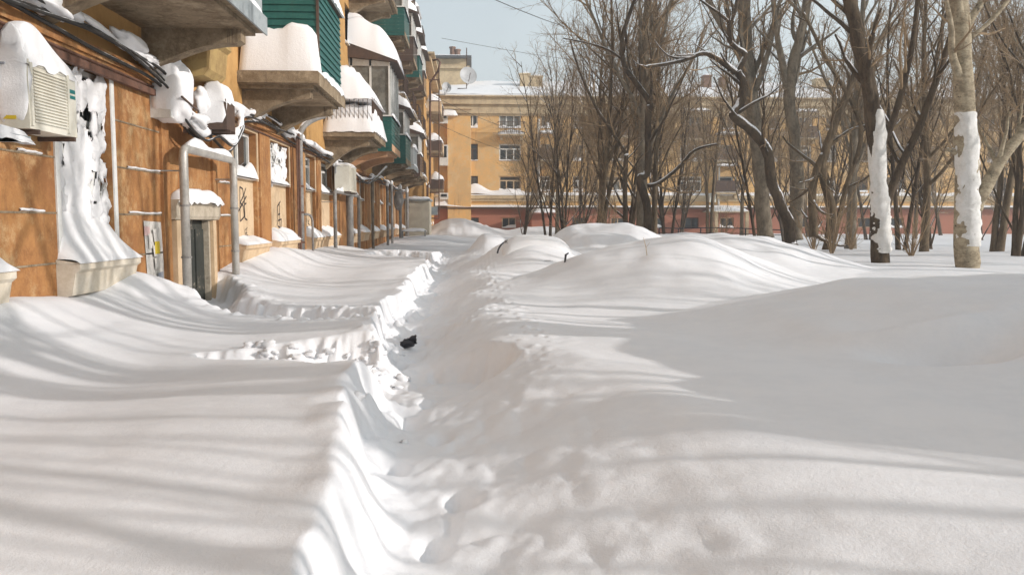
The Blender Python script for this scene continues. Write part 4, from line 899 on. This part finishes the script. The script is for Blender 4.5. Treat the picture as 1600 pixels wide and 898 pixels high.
# ------------------------------------------------------------------ small things in the snow
p = hit(637, 546)
bagm = MB(); bagm.blob((p.x, p.y, p.z + .07), (.085, .06, .05), 4, .35, 12, 8, 1, 2.5); bagm.blob((p.x + .06, p.y + .02, p.z + .12), (.045, .04, .04), 7, .4, 10, 7)
bagm.tube([(p.x + .06, p.y, p.z + .12), (p.x + .10, p.y, p.z + .17)], [.03, .012], 6); bagm.sm = True
solo('dropped_glove', 'small crumpled black glove lying on the trodden snow path', 'glove', bagm, M['black'], (p.x, p.y, p.z))
sp = pt(1012, 412, 12.4); gz = ground(sp.x, sp.y)
m = MB(); m.tube([(sp.x, sp.y, gz - .1), (sp.x - .03, sp.y, gz + .12), (sp.x - .07, sp.y, gz + .27)], [.006, .005, .003], 5); m.tube([(sp.x - .03, sp.y, gz + .12), (sp.x + .03, sp.y, gz + .2)], [.004, .002], 4)
solo('dry_stalk', 'single dry plant stalk sticking out of the snow drift', 'plant', m, M['twig'], (sp.x, sp.y, gz))
# buried car
cxr, cyr = 1.55, 20.0; cg = ground(cxr, cyr)
car = thing('buried_car', 'dark car almost wholly buried under a smooth loaf of snow beyond the path', 'car', (cxr, cyr, .3))
Zc = .30
prof = [(-2.1, .35), (-2.15, .75), (-1.95, .95), (-1.25, 1.0), (-.75, 1.38), (.75, 1.42), (1.45, 1.0), (2.05, .92), (2.12, .4)]
m = MB(); m.prism(prof, lambda p: (cxr - .82 + (.14 if p[1] > 1.2 else 0), cyr + p[0], Zc + p[1]), lambda p: (cxr + .82 - (.14 if p[1] > 1.2 else 0), cyr + p[0], Zc + p[1])); put('body', m, M['carpaint'], car)
m = MB(); m.add([(cxr - .72, cyr - 1.22, Zc + 1.03), (cxr + .72, cyr - 1.22, Zc + 1.03), (cxr + .62, cyr - .79, Zc + 1.36), (cxr - .62, cyr - .79, Zc + 1.36)], [(0, 1, 2, 3)]); m.v = [(x, y - .02, z + .02) for x, y, z in m.v]; put('rear_window', m, M['glass'], car)
for sx in (-.8, .8):
    for sy in (-1.35, 1.3): m = MB(); m.tube([(cxr + sx - .1, cyr + sy, Zc + .32), (cxr + sx + .08, cyr + sy, Zc + .32)], .32, 16); put('wheel', m, M['black'], car)
m = MB(); m.tube(arc((cxr - .93, cyr - 1.1, Zc + 1.15), (cxr - .9, cyr - 1.1, Zc + 1.32), (cxr - .78, cyr - 1.0, Zc + 1.40), 8), .02, 6); put('window_trim', m, M['black'], car)
q1, q2, q3 = hit(846, 406), hit(866, 409), hit(884, 409); m = MB(); m.blob((q1 + q2) / 2 - Vector((0, 0, .005)), (.14, .03, .018), 3, .3); put('bumper', m, M['black'], car); m = MB(); m.tube([q3 - Vector((.02, 0, .05)), q3 + Vector((.0, 0, .12)), q3 + Vector((.05, .03, .15))], [.015, .02, .012], 6); put('mirror', m, M['black'], car)
m = MB()
def fn(u, v):
    a = 2 * u - 1; b = 2 * v - 1
    e = max(0, 1 - abs(a) ** 3.2) ** .42 * max(0, 1 - abs(b) ** 3.5) ** .42
    return (cxr + a * (.86 + .05 * float(vn(b * 2, 1, 3))), cyr - .1 + b * 1.5, Zc + .8 + .74 * e * (1 + .06 * float(vn(a * 2 + 3, b * 2, 5))))
m.grid(26, 26, fn); m.sm = True; put('snow_cover', m, M['snow_soft'], car)

# ------------------------------------------------------------------ TREES
def rv(rs): return Vector((rs.gauss(0, 1), rs.gauss(0, 1), rs.gauss(0, 1))).normalized()
def limb(rs, p, d, L, r, n, bend=.16, up=.1, rt=.3):
    pts = [p.copy()]; rad = [r]; d = d.normalized()
    for i in range(n):
        d = (d + rv(rs) * bend + Vector((0, 0, up))).normalized(); p = p + d * (L / n); pts.append(p.copy()); rad.append(r * (1 - (1 - rt) * (i + 1) / n))
    return pts, rad
def kids(rs, pts, rad, lvl, tr, cr, dens, Lf, cfg):
    if lvl > 4: return
    m_len = sum((b - a).length for a, b in zip(pts, pts[1:]))
    n = {1: cfg['n1'], 2: max(2, int(m_len * 1.9 * dens)), 3: max(3, int(m_len * 4.4 * dens)), 4: max(2, int(m_len * 6.0 * dens))}[lvl]
    for k in range(n):
        t = (cfg['t0'] if lvl == 1 else .15) + (1 - (cfg['t0'] if lvl == 1 else .15)) * (k + rs.random()) / n
        t = min(t, .999); i = int(t * (len(pts) - 1)); f = t * (len(pts) - 1) - i
        p = pts[i].lerp(pts[i + 1], f); r = rad[i] * (1 - f) + rad[i + 1] * f; ax = (pts[i + 1] - pts[i]).normalized()
        side = rv(rs); side = (side - ax * side.dot(ax)).normalized(); side.z += .12
        an = rs.uniform(.5, 1.05) if lvl > 1 else rs.uniform(.35, cfg['spread'])
        d = ax * math.cos(an) + side * math.sin(an)
        if lvl == 1: L = Lf * rs.uniform(.28, .48) * (1.2 - .75 * t); r2 = r * rs.uniform(.38, .6)
        else: L = m_len * rs.uniform(.28, .62) * (1.1 - .5 * t); r2 = r * rs.uniform(.42, .65)
        r2 = max(r2, {1: .028, 2: .012, 3: .0072, 4: .0055}[lvl])
        L = max(L, {1: 1.2, 2: .7, 3: .4, 4: .25}[lvl])
        np_ = {1: 7, 2: 5, 3: 4, 4: 3}[lvl]
        a, b = limb(rs, p, d, L, r2, np_, {1: .18, 2: .2, 3: .22, 4: .25}[lvl], {1: cfg['up'], 2: .06, 3: .04, 4: .03}[lvl], .35)
        (tr if lvl == 1 else cr).tube(a, b, {1: 7, 2: 5, 3: 3, 4: 3}[lvl], False)
        kids(rs, a, b, lvl + 1, tr, cr, dens, Lf, cfg)
def grow(seed, Hh, r0, forks=1, dens=1.0, lean=.0, n1=11, t0=.22, spread=.9, up=.13, bendt=.05):
    rs = random.Random(seed); tr, cr = MB(), MB()
    cfg = dict(n1=n1, t0=t0, spread=spread, up=up)
    for k in range(forks):
        a = rs.random() * 6.28; off = Vector((math.cos(a), math.sin(a), 0)) * (r0 * .8 if forks > 1 else 0)
        d = Vector((math.cos(a) * (.16 if forks > 1 else .03) + lean, math.sin(a) * (.16 if forks > 1 else .03), 1))
        rr = r0 * (1 if forks == 1 else rs.uniform(.6, .85)); L = Hh * rs.uniform(.85, 1.05)
        pts, rad = limb(rs, off + Vector((0, 0, -.6)), d, L, rr, 12, bendt, .05, .16); rad[0] *= 1.35
        tr.tube(pts, rad, 10, False); kids(rs, pts, rad, 1, tr, cr, dens, L, cfg)
    tr.sm = True
    return tr, cr
PROTO = []
for i, a in enumerate((dict(Hh=13, r0=.16, forks=1, n1=17), dict(Hh=11, r0=.13, forks=2, n1=13, t0=.12), dict(Hh=14, r0=.21, forks=1, n1=18), dict(Hh=10, r0=.10, forks=3, n1=12, spread=.75, t0=.1), dict(Hh=12, r0=.15, forks=2, n1=13, lean=.1), dict(Hh=9, r0=.09, forks=3, n1=12, t0=.08, spread=.7))):
    tr, cr = grow(100 + i, dens=1.0, **a)
    PROTO.append(('tree', tr, cr))
for i, a in enumerate((dict(Hh=13, r0=.14, forks=1, n1=9), dict(Hh=12, r0=.12, forks=2, n1=8), dict(Hh=14, r0=.17, forks=1, n1=11))):
    PROTO.append(('tree', *grow(200 + i, dens=.36, **a)))
pm = []
def mk(m, name, mt):
    me = bpy.data.meshes.new(name); me.from_pydata([tuple(p) for p in m.v], [], m.f); me.shade_smooth(); me.materials.append(mt); return me
for i, (n_, tr, cr) in enumerate(PROTO): pm.append((mk(tr, 'trunk', M[['bark', 'darkbark', 'palebark', 'darkbark', 'bark', 'darkbark', 'bark', 'darkbark', 'palebark'][i]]), mk(cr, 'crown', M['twig'])))
def tree(i, x, y, s, rz, label, group='bare trees in the yard', sz=1.0):
    z = ground(x, y)
    t = bpy.data.objects.new('bare_tree', None); C.objects.link(t); t.location = (x, y, z); t.scale = (s, s, s * sz); t.rotation_euler = (0, 0, rz)
    t['label'] = label; t['category'] = 'tree'
    if group: t['group'] = group
    for nm, me in (('trunk', pm[i][0]), ('crown', pm[i][1])):
        o = bpy.data.objects.new(nm, me); C.objects.link(o); o.parent = t
    return t
rt_ = random.Random(77)
cluster = [(858, 46, 1, .95, 'slender twin-stemmed tree in front of the cream downpipe, leftmost of the grove'), (882, 44, 5, 1.1, 'thin leaning tree second from the left edge of the grove'), (905, 52, 3, 1.1, 'thin multi-stemmed tree behind the left of the grove'),
           (925, 36, 4, 1.15, 'dark thick trunk standing left in the dense middle clump'), (938, 39, 0, 1.0, 'dark trunk close behind the left of the dense middle clump'), (975, 38, 1, 1.15, 'tree between the two thick trunk pairs of the grove'), (1003, 34, 2, 1.25, 'thickest grey trunk of the middle clump at the end of the drift'),
           (1024, 36, 0, .95, 'trunk right beside the thickest grey one in the middle clump'), (1062, 58, 3, 1.1, 'far tree behind the low fence'), (1160, 62, 0, 1.05, 'far tree right of the low fence'),
           (1190, 33, 3, 1.05, 'brushy tree just behind the crooked snowy tree'), (1045, 44, 3, 1.2, 'bushy low tree right of the middle clump by the fence end'), (815, 56, 5, .9, 'small thin tree farthest left, twigs reaching toward the dish')]
for x, Y, i, s, lab in cluster:
    p = pt(x, 345, Y); tree(i, p.x, Y, s, rt_.random() * 6.28, lab)
bgl = ['tree behind the left end of the grove, its crown against the snowy roof', 'distant tree behind the dense middle clump, far from the drifts', 'tree directly behind the arching snowy branch of the crooked tree', 'thin tree just left of the leaning forked trunk', 'bare tree between the leaning forked trunk and the slanting trunk', 'bare tree close behind the right side of the slanting trunk', 'straight tree halfway between the slanting trunk and the big poplar', 'tree just left of the big poplar, behind its broken stub branch', 'bare tree right of the big poplar, behind its rising side branch', 'brown trunk near the right picture edge, closest of the background trees there', 'farther tree seen close to the left side of the big poplar', 'distant tree behind the slanting trunk, near the far block', 'distant tree midway between slanting trunk and big poplar', 'distant tree right of the big poplar', 'tree cut by the right picture edge, behind the brown trunk there', 'distant tree in front of the far porch behind the pale fork', 'tree in the back row behind the thickest trunk of the middle clump', 'tree behind the torn bark of the slanting trunk', 'tree at the far right edge, only its branches reaching in', 'farthest tree at the right, small between two nearer trunks', 'farthest tree behind the stub branch of the big poplar', 'back row tree right behind the pale forked trunk', 'near tree just past the right picture edge with twigs reaching in', 'bare tree past the right picture edge, back row']
bgs = [(870, 68), (950, 66), (1110, 52), (1290, 44), (1330, 36), (1410, 30), (1445, 27), (1462, 34), (1555, 28), (1590, 24), (1500, 42), (1360, 56), (1430, 60), (1540, 56), (1620, 36), (1265, 66), (1000, 60), (1385, 40), (1640, 50), (1575, 70), (1475, 72), (1230, 50), (1690, 26), (1720, 40)]
for k, (x, Y) in enumerate(bgs):
    p = pt(x, 345, Y); tree(k * 5 % 6, p.x, Y, rt_.uniform(.9, 1.25), rt_.random() * 6.28, bgl[k], 'background trees of the grove')
# trees out of the frame on the sunny side: their shadows stripe the snow
offs = [(7.8, -1.3, 0), (9.8, .7, 1), (12, .1, 2), (13, 2.8, 1), (11, 4.0, 0), (10.2, -3.6, 2), (13.6, -4.4, 1), (9, -6, 5), (11, -8, 1), (16, -10, 4), (18, -7, 1), (20, -14, 2), (13.5, -.3, 3), (25, -5, 0), (24, -13, 4), (9.5, 1.5, 2), (12.5, 5.5, 0), (11, -2.5, 4), (15, 2, 2), (17.5, 7.5, 1), (14, -7, 0), (19, -3, 2), (16.5, 11.5, 0), (22, 4, 4), (21, 12, 2), (23, -9, 0), (27, 0, 1), (18, 17, 3), (26, 9, 0), (30, 14, 4), (24, 20, 2), (13, -12, 2)]
for k, (x, y, i) in enumerate(offs):
    tree(6 + i % 3, x, y, rt_.uniform(.95, 1.2), rt_.random() * 6.28, 'bare tree right of the picture whose shadow falls across the snow', 'trees beyond the right edge')

# ---- the near, individually shaped trees
def custom(name_label, paths, mtk, seed, Y, crown=True, dens=.8, cat='tree', plaster=None, t0=.45, n1=7):
    rs = random.Random(seed); tr, cr = MB(), MB()
    base = None
    for pi, (pp, rs0, rs1) in enumerate(paths):
        pts = [pt(x, y, Y + (q[0] if q else 0)) for x, y, *q in pp]
        pts = smooth(pts, 5)
        n = len(pts); rad = [(rs0 + (rs1 - rs0) * i / (n - 1)) * (1 + .07 * float(vn(i * .7, seed, 3))) for i in range(n)]
        for i in range(1, n - 1): pts[i] = pts[i] + Vector((1, 0, 0)) * rad[i] * .16 * float(vn(i * .5, seed + 3, 5))
        if pi == 0: base = pts[0].copy(); rad[0] *= 1.25
        tr.tube(pts, rad, 16, True)
        if crown: kids(rs, pts, rad, 1 if rs0 > .09 else 2, tr, cr, dens, sum((b - a).length for a, b in zip(pts, pts[1:])) * .8, dict(n1=n1, t0=t0 if pi == 0 else .2, spread=1.1, up=.1))
    tr.sm = True
    t = thing('bare_tree', name_label, cat, base)
    put('trunk', tr, M[mtk], t)
    if cr.v: put('crown', cr, M['twig'], t)
    if plaster:
        for (pp, w0, w1) in plaster:   # wind-packed snow stuck to the bark on the camera/left side
            pts = smooth([pt(x, y, Y) for x, y in pp], 8); n = len(pts); m = MB()
            def fn(u, v, pts=pts, n=n, w0=w0, w1=w1):
                i = v * (n - 1); k = min(int(i), n - 2); p = pts[k].lerp(pts[k + 1], i - k)
                a = math.radians(-195 + 205 * u + 14 * float(vn(v * 16, u * 2, seed))); r = w0 + (w1 - w0) * v
                e = max(0, 1 - abs(2 * u - 1) ** 4) ** .5 * (max(0, 1 - abs(2 * v - 1) ** 14) ** .5)
                nn = float(fbm(u * 5, v * 16, seed, 4)); mid = max(0, 1 - abs(2 * u - 1)); mid -= 1.2 * max(0, float(fbm(u * 9, v * 30, seed + 9, 3)) - .22)
                r2 = r * (.90 + .15 * e + .30 * nn * (1.15 - mid))
                return (p.x + math.cos(a) * r2, p.y + math.sin(a) * r2, p.z)
            m.grid(30, 110, fn); m.sm = True; put('plastered_snow', m, M['stuck'], t)
    return t
bz = lambda x, Y: 0
# big poplar at right
custom('big pale poplar at the right with snow plastered on its lower trunk', [
    ([(1513, 430), (1512, 400), (1510, 300), (1508, 200), (1503, 100), (1498, 0), (1494, -120), (1490, -300)], .27, .17),
    ([(1522, 330), (1545, 285), (1575, 235), (1610, 190), (1660, 120), (1700, 30)], .15, .07),
    ([(1505, 250), (1490, 236), (1478, 234)], .07, .04), ([(1515, 60), (1560, 20), (1620, -60)], .06, .03)], 'poplar', 11, 18.2,
    plaster=[([(1513, 385), (1511, 330), (1510, 260), (1508, 176)], .272, .24)], t0=.5, dens=.7)
custom('slanting dark trunk with torn bark and snow plastered along its lower half', [
    ([(1377, 425), (1375, 380), (1372, 300), (1368, 220), (1360, 150), (1345, 80), (1328, 0), (1305, -110)], .215, .15),
    ([(1378, 350), (1392, 300), (1412, 250), (1440, 190), (1465, 120), (1490, 40), (1510, -50)], .11, .06),
    ([(1372, 240), (1395, 190), (1415, 120), (1430, 40), (1440, -60)], .09, .05)], 'darkbark', 12, 20.0,
    plaster=[([(1377, 395), (1376, 350), (1372, 290), (1368, 172)], .235, .20)], t0=.5, dens=.7)
custom('crooked dark tree with snow lining its bent trunk and left reaching limb', [
    ([(1236, 385), (1233, 350), (1220, 320), (1205, 280), (1200, 240), (1180, 210), (1150, 185), (1146, 180), (1155, 165), (1162, 140), (1158, 122), (1152, 112)], .19, .12),
    ([(1152, 114), (1130, 98), (1112, 87), (1095, 84), (1072, 93), (1040, 100), (1010, 104)], .11, .05),
    ([(1152, 114), (1160, 98), (1164, 84), (1150, 74), (1140, 62), (1140, 40), (1150, 10), (1156, -40)], .10, .06),
    ([(1141, 36), (1125, 22), (1105, 8), (1080, -10)], .06, .03), ([(1164, 84), (1166, 80)], .05, .04)], 'crookbark', 13, 27.0, dens=.7, n1=5, t0=.3)
custom('tall straight pale poplar standing behind the crooked tree', [
    ([(1196, 372), (1190, 300), (1182, 220), (1172, 130), (1165, 40), (1160, -60), (1156, -200)], .29, .19),
    ([(1170, 110), (1140, 60), (1110, 10), (1085, -60)], .14, .08), ([(1172, 130), (1200, 60), (1225, -20)], .10, .06)], 'palebark', 14, 31.0, t0=.35, n1=9)
custom('pale forked trunk rising right of the tall poplar', [
    ([(1243, 375), (1246, 300), (1240, 210), (1232, 150), (1240, 100), (1250, 60), (1262, 0), (1275, -90)], .24, .14),
    ([(1233, 150), (1222, 100), (1213, 50), (1208, 0), (1200, -80)], .13, .07)], 'palebark', 15, 30.0, t0=.35, n1=8)
custom('leaning forked trunk between the pale fork and the slanting trunk', [
    ([(1294, 390), (1300, 330), (1285, 270), (1290, 235), (1310, 180), (1335, 120), (1350, 60)], .17, .1),
    ([(1288, 240), (1270, 290), (1272, 370)], .12, .15), ([(1292, 232), (1325, 205), (1360, 195)], .07, .04), ([(1300, 390), (1320, 300), (1345, 200), (1290, 90), (1255, 20)], .1, .05)], 'bark', 16, 27.5, t0=.3)
custom('arching dark young tree left of the crooked one with snow along its boughs', [
    ([(1012, 372), (1010, 320), (1000, 280), (1012, 265), (1012, 180), (1015, 160), (990, 125), (975, 100), (972, 60), (985, 20), (1005, -40)], .17, .06),
    ([(1012, 290), (1030, 285), (1060, 262), (1085, 235), (1120, 225)], .09, .04), ([(978, 240), (955, 205), (930, 165), (905, 110), (890, 60)], .07, .03), ([(978, 370), (976, 300), (979, 240)], .11, .08), ([(975, 95), (950, 78), (920, 68), (880, 60)], .05, .025)], 'darkbark', 17, 32.0, t0=.3, n1=8, dens=.9)
# upright saplings and brush
for k, (x, Y, s) in enumerate(((1300, 26, .9), (1272, 29, .8), (1330, 30, .7), (905, 34, .8), (950, 30, .6), (1425, 24, .7), (1130, 40, .9))):
    rs = random.Random(500 + k); m = MB(); c = pt(x, 380, Y); gz = ground(c.x, Y)
    for q_ in range(14):
        a = rs.random() * 6.28; tilt = rs.uniform(.1, .6)
        a1, b1 = limb(rs, Vector((c.x, Y, gz - .1)), Vector((math.cos(a) * tilt, math.sin(a) * tilt, 1)), rs.uniform(1.5, 3.6) * s, .02, 6, .12, .03, .2)
        m.tube(a1, b1, 4, False)
        for z_ in range(6):
            i = rs.randint(1, 5); a2, b2 = limb(rs, a1[i], (a1[i] - a1[i - 1]).normalized() + rv(rs) * .7, rs.uniform(.3, 1.1) * s, .008, 4, .2, .02, .4); m.tube(a2, b2, 3, False)
    labs = ['pale brushy shrub between the pale fork and the slanting trunk', 'low brushy shrub at the foot of the pale forked trunk', 'small shrub just left of the slanting trunk', 'shrub at the left foot of the dense middle clump', 'small shrub in front of the dense middle clump', 'small shrub between the slanting trunk and the big poplar', 'shrub by the low black fence']
    solo('shrub', labs[k], 'shrub', m, M['twig'], (c.x, Y, gz), 'leafless shrubs among the trees')

# ------------------------------------------------------------------ thin frosty air
hz = MB().box(-700, 700, -95, 480, -1.2, 60)
ho = put('haze', hz, None); ho['kind'] = 'stuff'
hm = bpy.data.materials.new('haze'); hm.use_nodes = True; hn = hm.node_tree; hn.nodes.clear()
pv = hn.nodes.new('ShaderNodeVolumePrincipled'); pv.inputs['Color'].default_value = (.95, .97, 1, 1); pv.inputs['Density'].default_value = .0022; pv.inputs['Anisotropy'].default_value = .2
oo = hn.nodes.new('ShaderNodeOutputMaterial'); hn.links.new(pv.outputs[0], oo.inputs['Volume'])
ho.data.materials.clear(); ho.data.materials.append(hm)
